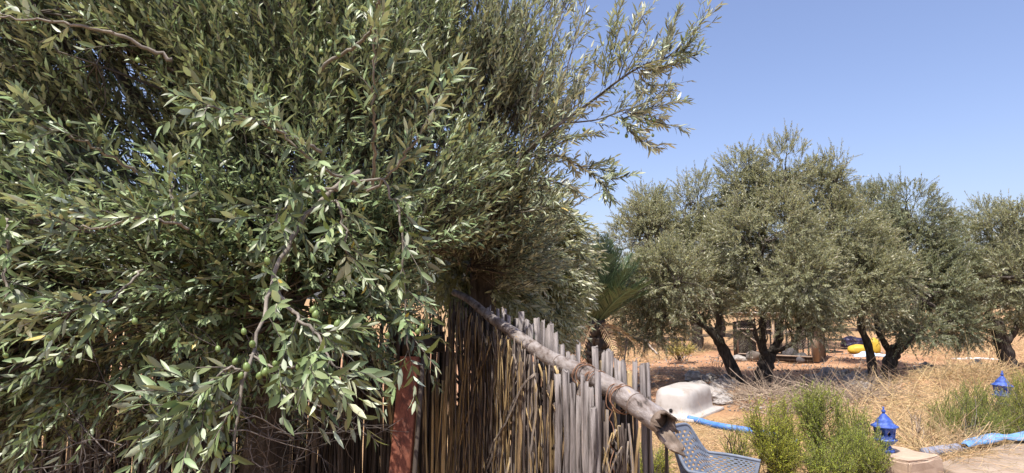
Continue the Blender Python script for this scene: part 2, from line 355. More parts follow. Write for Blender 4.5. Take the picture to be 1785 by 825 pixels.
# ------------------------------------------------------------------ generic noise for gaps
def clump(p, s, seed=0):
    x, y, z = (p * s).T
    return (np.sin(x * 1.7 + seed + 1.3 * np.sin(y * 1.1 + seed)) + np.sin(y * 1.9 + 2 * seed + 1.2 * np.sin(z * 1.3)) + np.sin(z * 2.1 + seed * 3 + 1.1 * np.sin(x * 1.5))) / 3
def sample_lobes(lobes, n, inner=.35):
    """lobes: (center, (rx,ry,rz)); points spread through the volume, more near the surface"""
    vol = np.array([r[0] * r[1] * r[2] for _, r in lobes]) ** .75; pr = vol / vol.sum()
    k = rng.choice(len(lobes), n, p=pr)
    c = np.array([l[0] for l in lobes])[k]; r = np.array([l[1] for l in lobes])[k]
    d = nrm(rng.normal(size=(n, 3))); rad = (inner ** 3 + (1 - inner ** 3) * rng.random(n) ** .8) ** (1 / 3)
    return c + d * r * rad[:, None], d, rad, k

# ------------------------------------------------------------------ orchard trees in the middle distance
def lobes_px(spec, Y0):
    out = []
    for s in spec:
        px, py, rx, ry = s[:4]; Y = Y0 + (s[4] if len(s) > 4 else 0)
        c = at(px, py, Y); k = Y / F
        out.append((c, (rx * k, (rx + ry) / 2 * k * .95, ry * k)))
    return out
def orchard_tree(name, label, trunks, spec, Y0, ntw, leaf, seed, pairs=15, Lr=(.05, .085), wisps=0, spread_limbs=1.0, tr=.16):
    lobes = lobes_px([(*q[:4], (q[4] if len(q) > 4 else 0) * (3.2 if seed < 10 else 1)) for q in spec], Y0); ctr = np.mean([l[0] for l in lobes], 0)
    polys = []
    for tk in trunks:
        pts = []
        for (px, py, dy) in tk['p']:
            pts.append(at(px, py, Y0 + dy))
        if tk.get('root'):
            pts[0][2] = float(height(pts[0][0], pts[0][1])) - .08
        polys.append((np.array(pts), tk['r']))
    root = empty(name, (polys[0][0][0][0], polys[0][0][0][1], polys[0][0][0][2] + .08)); tag(root, label, 'tree', 'olive trees of the orchard')
    mb = MB()
    for pts, rr in polys:
        n = 16; sp = spline(pts, n); r = np.linspace(rr[0], rr[1], n) * (1 + .10 * np.sin(np.arange(n) * 1.9 + seed) + .06 * np.sin(np.arange(n) * 4.1))
        r[0] *= 1.35 if rr[0] > .1 else 1; r[1] *= 1.12 if rr[0] > .1 else 1
        mb.tube(sp, r, 12)
    tops = [p[-1] for p, _ in polys]
    # limbs reach into every lobe
    limb_nodes = []
    for c, r in lobes:
        t0 = min(tops, key=lambda q: np.linalg.norm(q - c)); n = 9
        mid = t0 * .5 + c * .5 + rng.normal(0, .12, 3) + np.array([0, 0, -.1])
        sp = spline([t0, mid, c], n); mb.tube(sp, np.linspace(.06, .022, n), 7); limb_nodes += list(sp[3:])
        for _ in range(7):
            d = nrm(rng.normal(size=3) + np.array([0, 0, .5])); e = c + d * np.array(r) * rng.uniform(.6, .85); s0 = sp[rng.integers(4, n)]
            s2 = spline([s0, (s0 + e) / 2 + rng.normal(0, .08, 3), e], 6); mb.tube(s2, np.linspace(.02, .006, 6), 5, caps=False); limb_nodes += list(s2[1:])
    mb.build('trunk', M['bark'], root, smooth=True)
    p, d, rad, k = sample_lobes(lobes, int(ntw * 2.6), .42)
    ok = clump(p, 2.3, seed) + clump(p, 5.5, seed + 2) * .6 + rng.normal(0, .16, len(p)) > -.10
    p, d = p[ok][:ntw], d[ok][:ntw]
    T = len(p)
    dirs = d * .8 + np.array([0, 0, .5]) + rng.normal(0, .45, (T, 3))
    low = d[:, 2] < -.2; dirs[low] = d[low] * [1, 1, .4] + np.array([0, 0, -.05]) + rng.normal(0, .45, (low.sum(), 3))
    lm, wm = MB(), MB()
    twigs_leaves(lm, wm, p, dirs, rng.uniform(.25, .48, T), pairs, Lr, (.22, .34), True, .15, (25, 65), .05, .004, 3, .6)
    if wisps:
        pw, dw, rw, kw = sample_lobes(lobes, wisps * 8, .85); up = dw[:, 2] > .45; pw, dw = pw[up][:wisps], dw[up][:wisps]; T = len(pw)
        twigs_leaves(lm, wm, pw, dw * .35 + np.array([0, 0, 1.]) + rng.normal(0, .16, (T, 3)), rng.uniform(.25, .6, T), 16, Lr, (.2, .3), True, -.02, (20, 55), .05, .004, 3, .6)
    lm.merge(wm).build('crown', [leaf, M['twig']], root)
    return root
def K(p, r, root=False): return dict(p=p, r=r, root=root)

orchard_tree('olive_tree', 'olive tree whose single dark trunk leans to the left beside the wire coop',
    [K([(1292, 668, 0), (1270, 628, 0), (1254, 596, .05), (1244, 575, .1)], (.15, .10), True), K([(1256, 600, 0), (1232, 573, -.1), (1200, 545, -.2), (1165, 500, -.3)], (.075, .035)),
     K([(1248, 585, .1), (1253, 560, .1), (1248, 520, .1), (1225, 450, .1)], (.085, .04))],
    [(1122, 430, 55, 75, 0), (1175, 410, 72, 74, .3), (1112, 510, 50, 58, -.2), (1180, 490, 80, 66, -.4), (1240, 455, 68, 72, 0), (1218, 360, 46, 50, .3), (1132, 372, 36, 40, .2), (1225, 515, 48, 40, .3), (1092, 540, 38, 44, 0), (1150, 560, 48, 28, -.3), (1210, 555, 50, 30, -.1), (1120, 580, 44, 20, -.2)],
    13.9, 4600, M['far_leaf'], 1, wisps=110)
orchard_tree('olive_tree', 'tallest orchard olive tree with a forked trunk standing in front of the coop',
    [K([(1326, 672, 0), (1334, 640, 0), (1340, 615, 0)], (.19, .16), True), K([(1338, 625, 0), (1328, 595, 0), (1330, 560, .1), (1320, 480, .1)], (.09, .05)),
     K([(1342, 622, 0), (1358, 590, 0), (1362, 555, 0), (1400, 480, 0)], (.10, .055))],
    [(1293, 325, 40, 58, .2), (1370, 312, 46, 68, 0), (1330, 350, 56, 56, .1), (1335, 420, 96, 84, -.3), (1422, 345, 52, 60, .2), (1435, 420, 90, 74, 0), (1385, 490, 96, 56, -.5), (1470, 485, 82, 52, -.2), (1520, 455, 55, 40, 0), (1440, 525, 60, 34, -.3), (1455, 312, 24, 40, .1), (1555, 480, 44, 34, -.2), (1340, 535, 48, 30, -.4), (1505, 525, 60, 36, -.3), (1400, 562, 66, 24, -.5), (1315, 566, 34, 20, -.3), (1470, 562, 46, 24, -.3), (1285, 400, 48, 60, .1), (1500, 400, 40, 46, .1)],
    13.6, 7000, M['far_leaf'], 4, wisps=170)
orchard_tree('olive_tree', 'olive tree on two separate trunks to the right of the coop',
    [K([(1522, 660, 0), (1519, 630, 0), (1512, 598, 0), (1500, 560, 0), (1520, 500, 0)], (.105, .06), True), K([(1546, 664, .2), (1552, 630, .2), (1565, 605, .2)], (.17, .13), True),
     K([(1556, 620, .2), (1540, 595, .2), (1528, 560, .2), (1545, 480, .2)], (.08, .04)), K([(1563, 610, .2), (1580, 580, .2), (1600, 520, .2)], (.10, .05))],
    [(1588, 380, 52, 58, .3), (1545, 360, 34, 40, .8), (1585, 460, 70, 66, .3), (1630, 420, 40, 46, .4), (1625, 510, 62, 54, 0), (1570, 540, 46, 38, .1), (1650, 565, 56, 34, 0), (1600, 575, 40, 24, -.2), (1505, 390, 48, 62, 1.0), (1650, 470, 46, 52, .2), (1600, 540, 50, 36, .3), (1540, 430, 50, 60, .5)],
    13.9, 4600, M['far_leaf_b'], 7, wisps=120)
orchard_tree('olive_tree', 'olive tree with a single upright trunk at the right edge of the orchard',
    [K([(1760, 650, 0), (1754, 620, 0), (1744, 590, 0), (1738, 560, 0)], (.20, .13), True), K([(1742, 580, 0), (1720, 540, 0), (1700, 480, 0)], (.085, .04)), K([(1752, 600, 0), (1772, 570, 0), (1790, 500, 0)], (.085, .04))],
    [(1712, 398, 46, 46, .4), (1768, 405, 46, 46, 0), (1710, 470, 60, 60, .3), (1775, 485, 75, 62, -.2), (1725, 535, 50, 34, 0), (1800, 540, 40, 34, 0), (1668, 440, 44, 50, .5), (1690, 570, 50, 28, .1), (1740, 445, 50, 60, .2), (1850, 450, 70, 75, .2), (1860, 545, 60, 50, 0)],
    14.6, 4300, M['far_leaf'], 9, wisps=110)
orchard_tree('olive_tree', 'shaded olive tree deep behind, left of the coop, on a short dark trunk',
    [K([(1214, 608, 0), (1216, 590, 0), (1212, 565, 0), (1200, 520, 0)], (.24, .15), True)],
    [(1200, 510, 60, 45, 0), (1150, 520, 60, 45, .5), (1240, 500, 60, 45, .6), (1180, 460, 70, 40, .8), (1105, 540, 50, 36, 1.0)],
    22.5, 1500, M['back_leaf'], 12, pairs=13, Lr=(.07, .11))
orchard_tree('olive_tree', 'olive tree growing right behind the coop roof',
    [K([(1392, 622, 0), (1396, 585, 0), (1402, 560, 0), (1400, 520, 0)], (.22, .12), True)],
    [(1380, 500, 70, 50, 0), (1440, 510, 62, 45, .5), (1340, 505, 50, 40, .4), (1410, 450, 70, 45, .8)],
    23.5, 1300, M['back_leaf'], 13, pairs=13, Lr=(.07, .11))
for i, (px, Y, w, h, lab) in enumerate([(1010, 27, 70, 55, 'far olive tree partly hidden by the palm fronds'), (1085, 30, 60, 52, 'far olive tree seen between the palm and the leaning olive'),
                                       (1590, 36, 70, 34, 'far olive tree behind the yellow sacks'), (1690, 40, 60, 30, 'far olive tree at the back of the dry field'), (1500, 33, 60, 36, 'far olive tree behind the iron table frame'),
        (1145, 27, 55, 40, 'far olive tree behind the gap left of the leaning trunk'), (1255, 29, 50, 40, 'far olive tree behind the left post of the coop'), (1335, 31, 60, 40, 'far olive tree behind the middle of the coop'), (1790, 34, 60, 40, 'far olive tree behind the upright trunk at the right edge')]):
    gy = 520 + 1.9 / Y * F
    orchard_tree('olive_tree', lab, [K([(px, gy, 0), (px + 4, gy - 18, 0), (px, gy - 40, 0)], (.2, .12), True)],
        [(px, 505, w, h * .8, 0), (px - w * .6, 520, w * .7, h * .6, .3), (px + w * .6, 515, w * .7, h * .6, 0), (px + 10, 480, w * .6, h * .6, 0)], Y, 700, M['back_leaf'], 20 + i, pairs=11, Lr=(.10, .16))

# ------------------------------------------------------------------ palm
def palm(px, Y, label):
    c = at(px, 560, Y); g = float(height(c[0], c[1])); root = empty('palm_tree', (c[0], c[1], g)); tag(root, label, 'palm tree')
    c = np.array([c[0], c[1], g + 1.35])
    mb = MB(); mb.tube([[c[0] + .05, c[1], g - .1], [c[0], c[1], g + .4], [c[0], c[1], c[2] + .1]], [.24, .2, .17], 14)
    for i in range(90):                                # old leaf bases
        z = rng.uniform(0, 1.2); a = rng.uniform(0, 6.28); b = np.array([c[0] + .18 * math.cos(a), c[1] + .18 * math.sin(a), g + z])
        mb.bar(b, b + np.array([math.cos(a) * .09, math.sin(a) * .09, .13]), .07, .025)
    mb.build('trunk', M['dark_wood'], root)
    def frond(d, L, droop, leafm, stemm, dens=58):
        n = 14; t = np.linspace(0, 1, n)[:, None]; d = nrm(np.array(d, float)); sp = c + d * L * t + np.array([0, 0, -1.]) * droop * L * t ** 2
        stemm.tube(sp, np.linspace(.022, .005, n), 5, caps=False)
        u = np.linspace(.12, 1, dens); pp = np.stack([np.interp(u, t[:, 0], sp[:, i]) for i in range(3)], 1)
        tg = nrm(np.stack([np.interp(u, t[:, 0], np.gradient(sp[:, i])) for i in range(3)], 1))
        sd = nrm(np.cross(tg, np.array([0, 0, 1.]) + rng.normal(0, .15, 3))); up = np.cross(sd, tg)
        for s in (-1, 1):
            dd = nrm(tg * .95 + s * sd * .75 + up * .35 + rng.normal(0, .08, (dens, 3)))
            ll = .42 * np.sin(np.pi * np.clip(u * .9 + .12, 0, 1)) ** .6 * L / 1.7
            leaves_bulk(leafm, pp, dd, up + rng.normal(0, .1, (dens, 3)), ll, np.full(dens, .019), False, rng.uniform(0, .25, dens), .6)
    dirs = []
    for i in range(46):
        a = i * 2.399; e = R(89 - 56 * (i / 46)); dirs.append((math.cos(a) * math.cos(e), math.sin(a) * math.cos(e), math.sin(e)))
    for i, d in enumerate(dirs):
        lm = MB(); sm = MB(); frond(d, rng.uniform(1.3, 1.85), .0 + .22 * (i / 46) ** 2, lm, sm)
        lm.merge(sm).build('frond', [M['palm_leaf'], M['palm_leaf']], root)
    for a in (-.5, .3, 1.0, -1.2, 2.4):
        lm = MB(); sm = MB(); frond((math.sin(a), -math.cos(a), .15), rng.uniform(.8, 1.1), .8, lm, sm, 26)
        f = lm.merge(sm).build('dead_frond', [M['dead_leaf'], M['dead_leaf']], root); f['label'] = 'dry pale brown frond hanging down'
palm(1040, 12.0, 'bushy date palm with dark green fronds and dry hanging leaves behind the fence')

# ------------------------------------------------------------------ wire coop behind the olives
def coop():
    A = np.array([7.03, 19.37, 0.]); B = np.array([8.9, 18.2, 0.]); bk = np.array([.53, .85, 0.]); fr = nrm(B - A); Cc = B + bk * 2.5; D = A + bk * 2.5
    for p in (A, B, Cc, D): p[2] = height(p[0], p[1])
    root = empty('animal_coop', (A + Cc) / 2); tag(root, 'low wire fronted coop with pale sheet roof and a plank side behind the forked olive', 'coop')
    up = np.array([0, 0, 1.]); hF, hB = 1.42, 1.2
    mb = MB(); mb.bar(A - up * .1, A + up * hF, .09, .09); mb.build('post', M['white_post'], root)
    for p, h in ((B, hF), (Cc, hB), (D, hB)):
        mb = MB(); mb.bar(p - up * .1, p + up * h, .1, .1); mb.build('post', M['dark_wood'], root)
    # roof: corrugated sheet
    n = 60; u = np.linspace(-.12, 1.1, n); v0 = A + up * (hF + .05) - bk * .22; e = D + up * (hB + .05) + bk * .2
    w = np.linalg.norm(B - A); rows = []
    for off in (0, .012):
        for s in (0, 1):
            q = (v0 if s == 0 else e)[None] + fr[None] * (u * w)[:, None] + up * (.014 * np.sin(np.arange(n) * np.pi / 1.5) + off)[:, None]
            rows.append(q)
    V = np.concatenate(rows); q = []
    for i in range(n - 1):
        q += [(i, i + 1, n + i + 1, n + i), (2 * n + i, 3 * n + i, 3 * n + i + 1, 2 * n + i + 1), (i, 2 * n + i, 2 * n + i + 1, i + 1), (n + i, n + i + 1, 3 * n + i + 1, 3 * n + i)]
    MB().add(V, q).build('roof', M['roof_sheet'], root)
    # plank side
    mb = MB(); m = 11
    for i in range(m):
        a = B + bk * (.12 + 2.3 * i / m); h = hF + (hB - hF) * i / m - .05 - rng.uniform(0, .06)
        mb.bar(a + up * .05, a + up * h, .03, .2, up=fr)
    mb.build('plank_wall', M['grey_board'], root)
    mb = MB()
    for i in range(13):
        a = D + fr * (.1 + (w - .2) * i / 12); mb.bar(a, a + up * (hB - .03), .03, .19, up=bk)
    for i in range(12):
        a = A + bk * (.15 + 2.2 * i / 11); mb.bar(a, a + up * (hB - .03), .03, .24, up=fr)
    mb.build('back_wall_boards', M['dark_wood'], root)
    mb = MB(); mb.bar(A + up * .1 + fr * .05, B + up * .1 - fr * .05, .06, .14); mb.build('sill', M['dark_wood'], root)
    # mesh front: diagonal wire net on a frame with a brace
    mb = MB(); x0, x1, z0, z1 = .06, w - .06, .2, hF - .08
    P = lambda x, z: A + fr * x + up * z - bk * .02
    st = .075
    for k in range(-30, 60):
        for s in (1, -1):
            pts = []
            c0 = k * st
            za, zb = z0, z1; xa = c0 if s == 1 else c0 + (z1 - z0); xb = c0 + (z1 - z0) if s == 1 else c0
            lo, hi = 0, 1
            for (p0, dp) in ((xa, xb - xa),):
                t1, t2 = (x0 - p0) / dp, (x1 - p0) / dp; lo = max(lo, min(t1, t2)); hi = min(hi, max(t1, t2))
            if hi > lo:
                mb.bar(P(xa + (xb - xa) * lo, za + (zb - za) * lo), P(xa + (xb - xa) * hi, za + (zb - za) * hi), .005, .005, up=bk)
    mb.build('wire_net', M['mesh_wire'], root)
    mb = MB(); f = w * .5
    for a, b in (((x0, z0), (x0, z1)), ((x0, z1), (x1, z1)), ((x0, z0), (x1, z0)), ((f, z0), (f, z1)), ((x0, z1 * .72), (f, z0)), ((x0, z1 * .72), (f, z1 * .72))):
        mb.bar(P(*a) - bk * .03, P(*b) - bk * .03, .035, .035, up=bk)
    mb.build('door_frame', M['grey_board'], root)
    return A, B, fr, bk
cA, cB, cfr, cbk = coop()
def blob(name, c, size, m, label, cat, group=None, seed=0, rough=.2, sub=3, flat=.0, rot=0.0):
    import bmesh
    bm = bmesh.new(); bmesh.ops.create_icosphere(bm, subdivisions=sub, radius=1)
    cr, sr = math.cos(rot), math.sin(rot); co = np.array([v.co for v in bm.verts])
    k = 1 + rough * clump(co, 1.9, seed) + rough * .6 * clump(co, 4.3, seed + 1) + rough * .3 * clump(co, 9, seed + 2)
    co = co * k[:, None] * np.array(size)
    co[:, 2] = np.maximum(co[:, 2], -size[2] * .55)
    co = np.stack([co[:, 0] * cr - co[:, 1] * sr, co[:, 0] * sr + co[:, 1] * cr, co[:, 2]], 1)
    for v, q in zip(bm.verts, co): v.co = q
    for f in bm.faces: f.smooth = rough < .18
    me = bpy.data.meshes.new(name); bm.to_mesh(me); bm.free(); me.materials.append(m)
    o = bpy.data.objects.new(name, me); COL.objects.link(o); o.location = tuple(c); tag(o, label, cat, group); return o
p = cA + cfr * 1.5 - cbk * -.35; blob('sack', (p[0], p[1], height(p[0], p[1]) + .2), (.24, .22, .3), M['grey_sack'], 'round grey sack standing inside the wire coop', 'sack', seed=3, rough=.1)
p = cA + cfr * 1.85 + cbk * .1; blob('sack', (p[0], p[1], height(p[0], p[1]) + .12), (.2, .16, .2), M['grey_sack'], 'small pale sack slumped by the coop corner post', 'sack', seed=5, rough=.1)
p = cA + cfr * .55 - cbk * .3; o = blob('stone_block', (p[0], p[1], height(p[0], p[1]) + .16), (.24, .13, .17), M['stone_dark'], 'squarish stone block propped before the wire door of the coop', 'stone', seed=8, rough=.14)
p = cA + cfr * .15 - cbk * .5; blob('rock', (p[0], p[1], height(p[0], p[1]) + .07), (.24, .18, .11), M['stone'], 'flat pale rock at the foot of the white coop post', 'rock', seed=9, rough=.22)

def table_frame():
    c = ground(1447, 624); root = empty('table_frame', c); tag(root, 'dark iron table frame without a top beside the plank side of the coop', 'table frame')
    a = np.array([.92, .38, 0]); b = np.array([-.38, .92, 0]); up = np.array([0, 0, 1.])
    cs = [c + a * sx * .28 + b * sy * .25 for sx, sy in ((-1, -1), (1, -1), (1, 1), (-1, 1))]
    for p in cs: mb = MB(); mb.bar(p, p + up * (.78 if p is cs[0] or p is cs[3] else .6), .045, .045); mb.build('leg', M['iron'], root)
    for z in (.58, .2):
        mb = MB()
        for i in range(4): mb.bar(cs[i] + up * z, cs[(i + 1) % 4] + up * z, .04, .04)
        mb.build('rail', M['iron'], root)
table_frame()
# sacks and sheets behind the twin trunk olive
c = ground(1502, 617); blob('yellow_sack', (c[0], c[1], c[2] + .13), (.5, .3, .2), M['yellow'], 'bulging yellow sack lying on the ground left of the thin trunk', 'sack', seed=2, rough=.09, rot=.1)
c = ground(1531, 616); blob('yellow_sack', (c[0], c[1] + .2, c[2] + .2), (.2, .16, .34), M['yellow'], 'tall yellow sack standing between the two olive trunks', 'sack', seed=6, rough=.1)
c = ground(1488, 608); blob('bundle', (c[0], c[1], c[2] + .2), (.5, .3, .26), M['violet'], 'dark violet plastic bundle piled behind the yellow sack', 'bundle', seed=4, rough=.2)
def crumple(name, px, py, sx, sy, hgt, m, label, cat, seed, rot=0, thick=.012):
    c = ground(px, py); n = 26; u = np.linspace(-1, 1, n); X, Y = np.meshgrid(u, u)
    ca, sa = math.cos(rot), math.sin(rot)
    ex = 1 + .15 * np.sin(Y * 3 + seed); ey = 1 + .2 * np.sin(X * 4 + seed)
    x = X * sx * ex; y = Y * sy * ey; gx, gy = c[0] + x * ca - y * sa, c[1] + x * sa + y * ca
    q3 = np.stack([X.ravel() * 2.1, Y.ravel() * 2.1, np.zeros(n * n)], 1)
    hz = .55 + .45 * clump(q3, 1.3, seed) + .3 * clump(q3, 3.1, seed + 1)
    edge = np.clip(1.05 - np.maximum(abs(X), abs(Y)).ravel() ** 3, .05, 1)
    z = height(gx.ravel(), gy.ravel()) + .012 + hgt * np.abs(hz) * edge
    top = np.stack([gx.ravel(), gy.ravel(), z], 1); bot = top - np.array([0, 0, thick])
    i = (np.arange(n - 1)[:, None] * n + np.arange(n - 1)[None]).ravel(); q = np.stack([i, i + 1, i + n + 1, i + n], 1)
    o = MB().add(top, q).add(bot, q[:, ::-1]).build(name, m, origin=c); tag(o, label, cat); return o
crumple('plastic_sheet', 1518, 620, .55, .28, .14, M['blue_sheet'], 'pale blue plastic sheet on the ground below the yellow sack', 'sheet', 3)
crumple('white_hose', 1700, 626, .55, .05, .05, M['white_bag'], 'white strip of plastic lying in the far straw field', 'litter', 5, -.35)
crumple('plastic_scrap', 1703, 650, .14, .1, .16, M['white_bag'], 'white plastic scrap on the far straw mound', 'litter', 6)
crumple('plastic_bag', 1765, 661, .3, .16, .14, M['white_bag'], 'greyish white bag near the upright trunk at the right edge', 'bag', 8)
crumple('red_bag', 1617, 667, .15, .09, .15, M['red'], 'small red plastic bag at the left end of the straw mound', 'bag', 9)

# ------------------------------------------------------------------ rocks of the rubble rows
rocks = []
for i in range(5):
    o = blob('rock', (0, 0, -5), (.5, .42, .34), M['stone'], None, None, seed=20 + i * 3, rough=.26); rocks.append(o.data); bpy.data.objects.remove(o)
def rock(px, py, s, label, group=None, i=0):
    c = ground(px, py); o = bpy.data.objects.new('rock', rocks[i % 5]); COL.objects.link(o)
    o.location = (c[0], c[1], c[2] + s * .12); o.scale = (s * rng.uniform(.8, 1.3), s * rng.uniform(.8, 1.2), s * rng.uniform(.7, 1.1)); o.rotation_euler = (rng.uniform(-.2, .2), rng.uniform(-.2, .2), rng.uniform(0, 6.28))
    tag(o, label, 'rock', group)
rock(1212, 664, .5, 'largest pale rock at the left end of the rubble row behind the bathtub', i=0)
rock(1226, 662, .3, 'dark round rock beside the largest pale rock behind the bathtub', i=1)
rock(1240, 663, .4, 'pale grey rock in the rubble row just left of the leaning trunk', i=2)
for i in range(26): rock(rng.uniform(1205, 1275), rng.uniform(664, 706), rng.uniform(.18, .42), 'pale grey stone in the rubble between the bathtub and the leaning olive', 'rubble stones behind the bathtub', i)
for i in range(40): rock(rng.uniform(1410, 1530), rng.uniform(648, 685), rng.uniform(.14, .36), 'shaded grey stone in the rubble below the coop', 'rubble stones below the coop', i)
for i in range(10): rock(rng.uniform(1585, 1670), rng.uniform(640, 655), rng.uniform(.12, .26), 'small dark stone on the low bank by the twin trunks', 'stones on the low bank', i)

# ------------------------------------------------------------------ bathtub
def bathtub():
    L_, Fr, R_ = ground(1140, 722), ground(1209, 739), ground(1263, 714)
    ex = nrm((R_ - Fr) * [1, 1, 0]); ey = np.array([-ex[1], ex[0], 0]); Ln, Wd = 1.38, .86
    o3 = Fr * 1.0; o3[2] = height(o3[0], o3[1]) + .05
    ctr = o3 + ex * Ln / 2 + ey * Wd / 2
    root = empty('bathtub', ctr - np.array([0, 0, .05])); tag(root, 'white enamel bathtub lying upside down on the dry ground', 'bathtub')
    def ring(hx, hy, rr, z, n=9):
        out = []
        for cx_, cy_, a0 in ((1, 1, 0), (-1, 1, 90), (-1, -1, 180), (1, -1, 270)):
            for k in range(n):
                a = R(a0 + 90 * k / (n - 1)); x = cx_ * (hx - rr) + rr * math.cos(a); y = cy_ * (hy - rr) + rr * math.sin(a)
                out.append(ctr + ex * x + ey * y + np.array([0, 0, z + .012 * math.sin(3 * x + 1)]))
        return out
    prof = [(Ln / 2, Wd / 2, .03, -.02), (Ln / 2, Wd / 2, .03, .012), (Ln / 2 - .01, Wd / 2 - .01, .03, .02), (Ln / 2 - .09, Wd / 2 - .085, .16, .028), (Ln / 2 - .115, Wd / 2 - .105, .20, .05),
            (Ln / 2 - .125, Wd / 2 - .112, .19, .14), (Ln / 2 - .135, Wd / 2 - .116, .20, .24), (Ln / 2 - .145, Wd / 2 - .124, .20, .31), (Ln / 2 - .162, Wd / 2 - .14, .20, .355), (Ln / 2 - .20, Wd / 2 - .175, .18, .388), (Ln / 2 - .26, Wd / 2 - .228, .15, .402), (Ln / 2 - .34, Wd / 2 - .29, .12, .408), (Ln / 2 - .42, Wd / 2 - .36, .06, .411)]
    V = []; n = 36
    for a in prof: V += ring(*a)
    q = [(i * n + j, i * n + (j + 1) % n, (i + 1) * n + (j + 1) % n, (i + 1) * n + j) for i in range(len(prof) - 1) for j in range(n)]
    mb = MB().add(V, q); mb.f.append(np.array([[(len(prof) - 1) * n + j for j in range(n)]])); mb.build('shell', M['white_enamel'], root, smooth=True)
    h = MB(); c = ctr - ex * (Ln / 2 - .118) + ey * -.02 + np.array([0, 0, .085]); h.tube([c - ex * .012, c + ex * .04], .03, 16); h.build('overflow_hole', M['hole'], root)
    b = MB(); p = ctr - ex * (Ln / 2 - .2) - ey * .3; p[2] = height(p[0], p[1]) - .02
    b = MB(); b.box(ctr - ex * .45 - ey * .3 - np.array([0, 0, .055]), (.26, .16, .09)); o = b.build('brick', M['orange_clay'], origin=ctr); tag(o, 'orange clay brick propping the rim of the overturned bathtub', 'brick')
bathtub()

# ------------------------------------------------------------------ pipes and hoses
def ground_tube(name, pix, r, m, label, cat, lift=None, n=40, sides=12):
    pts = np.array([ground(*p) for p in pix]); sp = spline(pts, n); sp[:, 2] = height(sp[:, 0], sp[:, 1]) + r + .004 if lift is None else sp[:, 2] + lift
    o = MB().tube(sp, r, sides).build(name, m, smooth=True, origin=sp[0]); tag(o, label, cat); return o
ground_tube('blue_pipe', [(1200, 735), (1225, 741), (1262, 750), (1305, 757), (1340, 764), (1390, 778)], .045, M['blue_pipe'], 'bright blue plastic pipe running from under the bathtub to the bushes', 'pipe')
ground_tube('grey_pipe', [(1612, 801), (1640, 797), (1670, 793)], .065, M['grey_pipe'], 'short grey pipe end lying in the straw beside the plinth', 'pipe')
def lay_hose():
    pts = np.array([ground(1682, 793), ground(1705, 787), ground(1735, 781), ground(1760, 780), ground(1790, 775), ground(1840, 768)]); sp = spline(pts, 50)
    z = np.maximum(height(sp[:, 0], sp[:, 1]), .10) + .03; z += .008 * np.sin(np.arange(50) * .35); t = nrm(np.gradient(sp * [1, 1, 0], axis=0)); s = np.stack([-t[:, 1], t[:, 0], 0 * z], 1)
    V = []; prof = [(-.13, 0), (-.08, .03), (0, .036 + .0), (.08, .03), (.13, 0), (.08, -.018), (0, -.02), (-.08, -.018)]
    for i in range(50):
        w = .35 + .65 * min(1, i / 10) 
        for a, b in prof: V.append([sp[i, 0] + s[i, 0] * a * w, sp[i, 1] + s[i, 1] * a * w, z[i] + b])
    k = len(prof); q = [(i * k + j, i * k + (j + 1) % k, (i + 1) * k + (j + 1) % k, (i + 1) * k + j) for i in range(49) for j in range(k)]
    o = MB().add(V, q).build('flat_hose', M['blue_hose'], smooth=True, origin=sp[0]); tag(o, 'flattened pale blue hose lying along the edge of the concrete path', 'hose')
lay_hose()

# ------------------------------------------------------------------ plinth and lanterns
def plinth():
    c = ground(1573, 826); c[2] = -.06
    import bmesh
    bm = bmesh.new(); bmesh.ops.create_cube(bm, size=1)
    for v in bm.verts: v.co = Vector((v.co.x * (.62 if v.co.z < 0 else .58), v.co.y * .55, (v.co.z + .5) * .37 - .1))
    bmesh.ops.bevel(bm, geom=list(bm.edges), offset=.03, segments=3, affect='EDGES')
    bmesh.ops.subdivide_edges(bm, edges=list(bm.edges), cuts=3, use_grid_fill=True)
    for v in bm.verts: v.co += Vector(tuple(float(x) for x in rng.normal(0, .004, 3)))
    me = bpy.data.meshes.new('plinth'); bm.to_mesh(me); bm.free(); me.materials.append(M['plaster'])
    o = bpy.data.objects.new('plinth', me); COL.objects.link(o); o.location = tuple(c); o.rotation_euler = (0, 0, R(25)); tag(o, 'low beige plastered block carrying the blue lantern', 'plinth'); return c
pc = plinth()
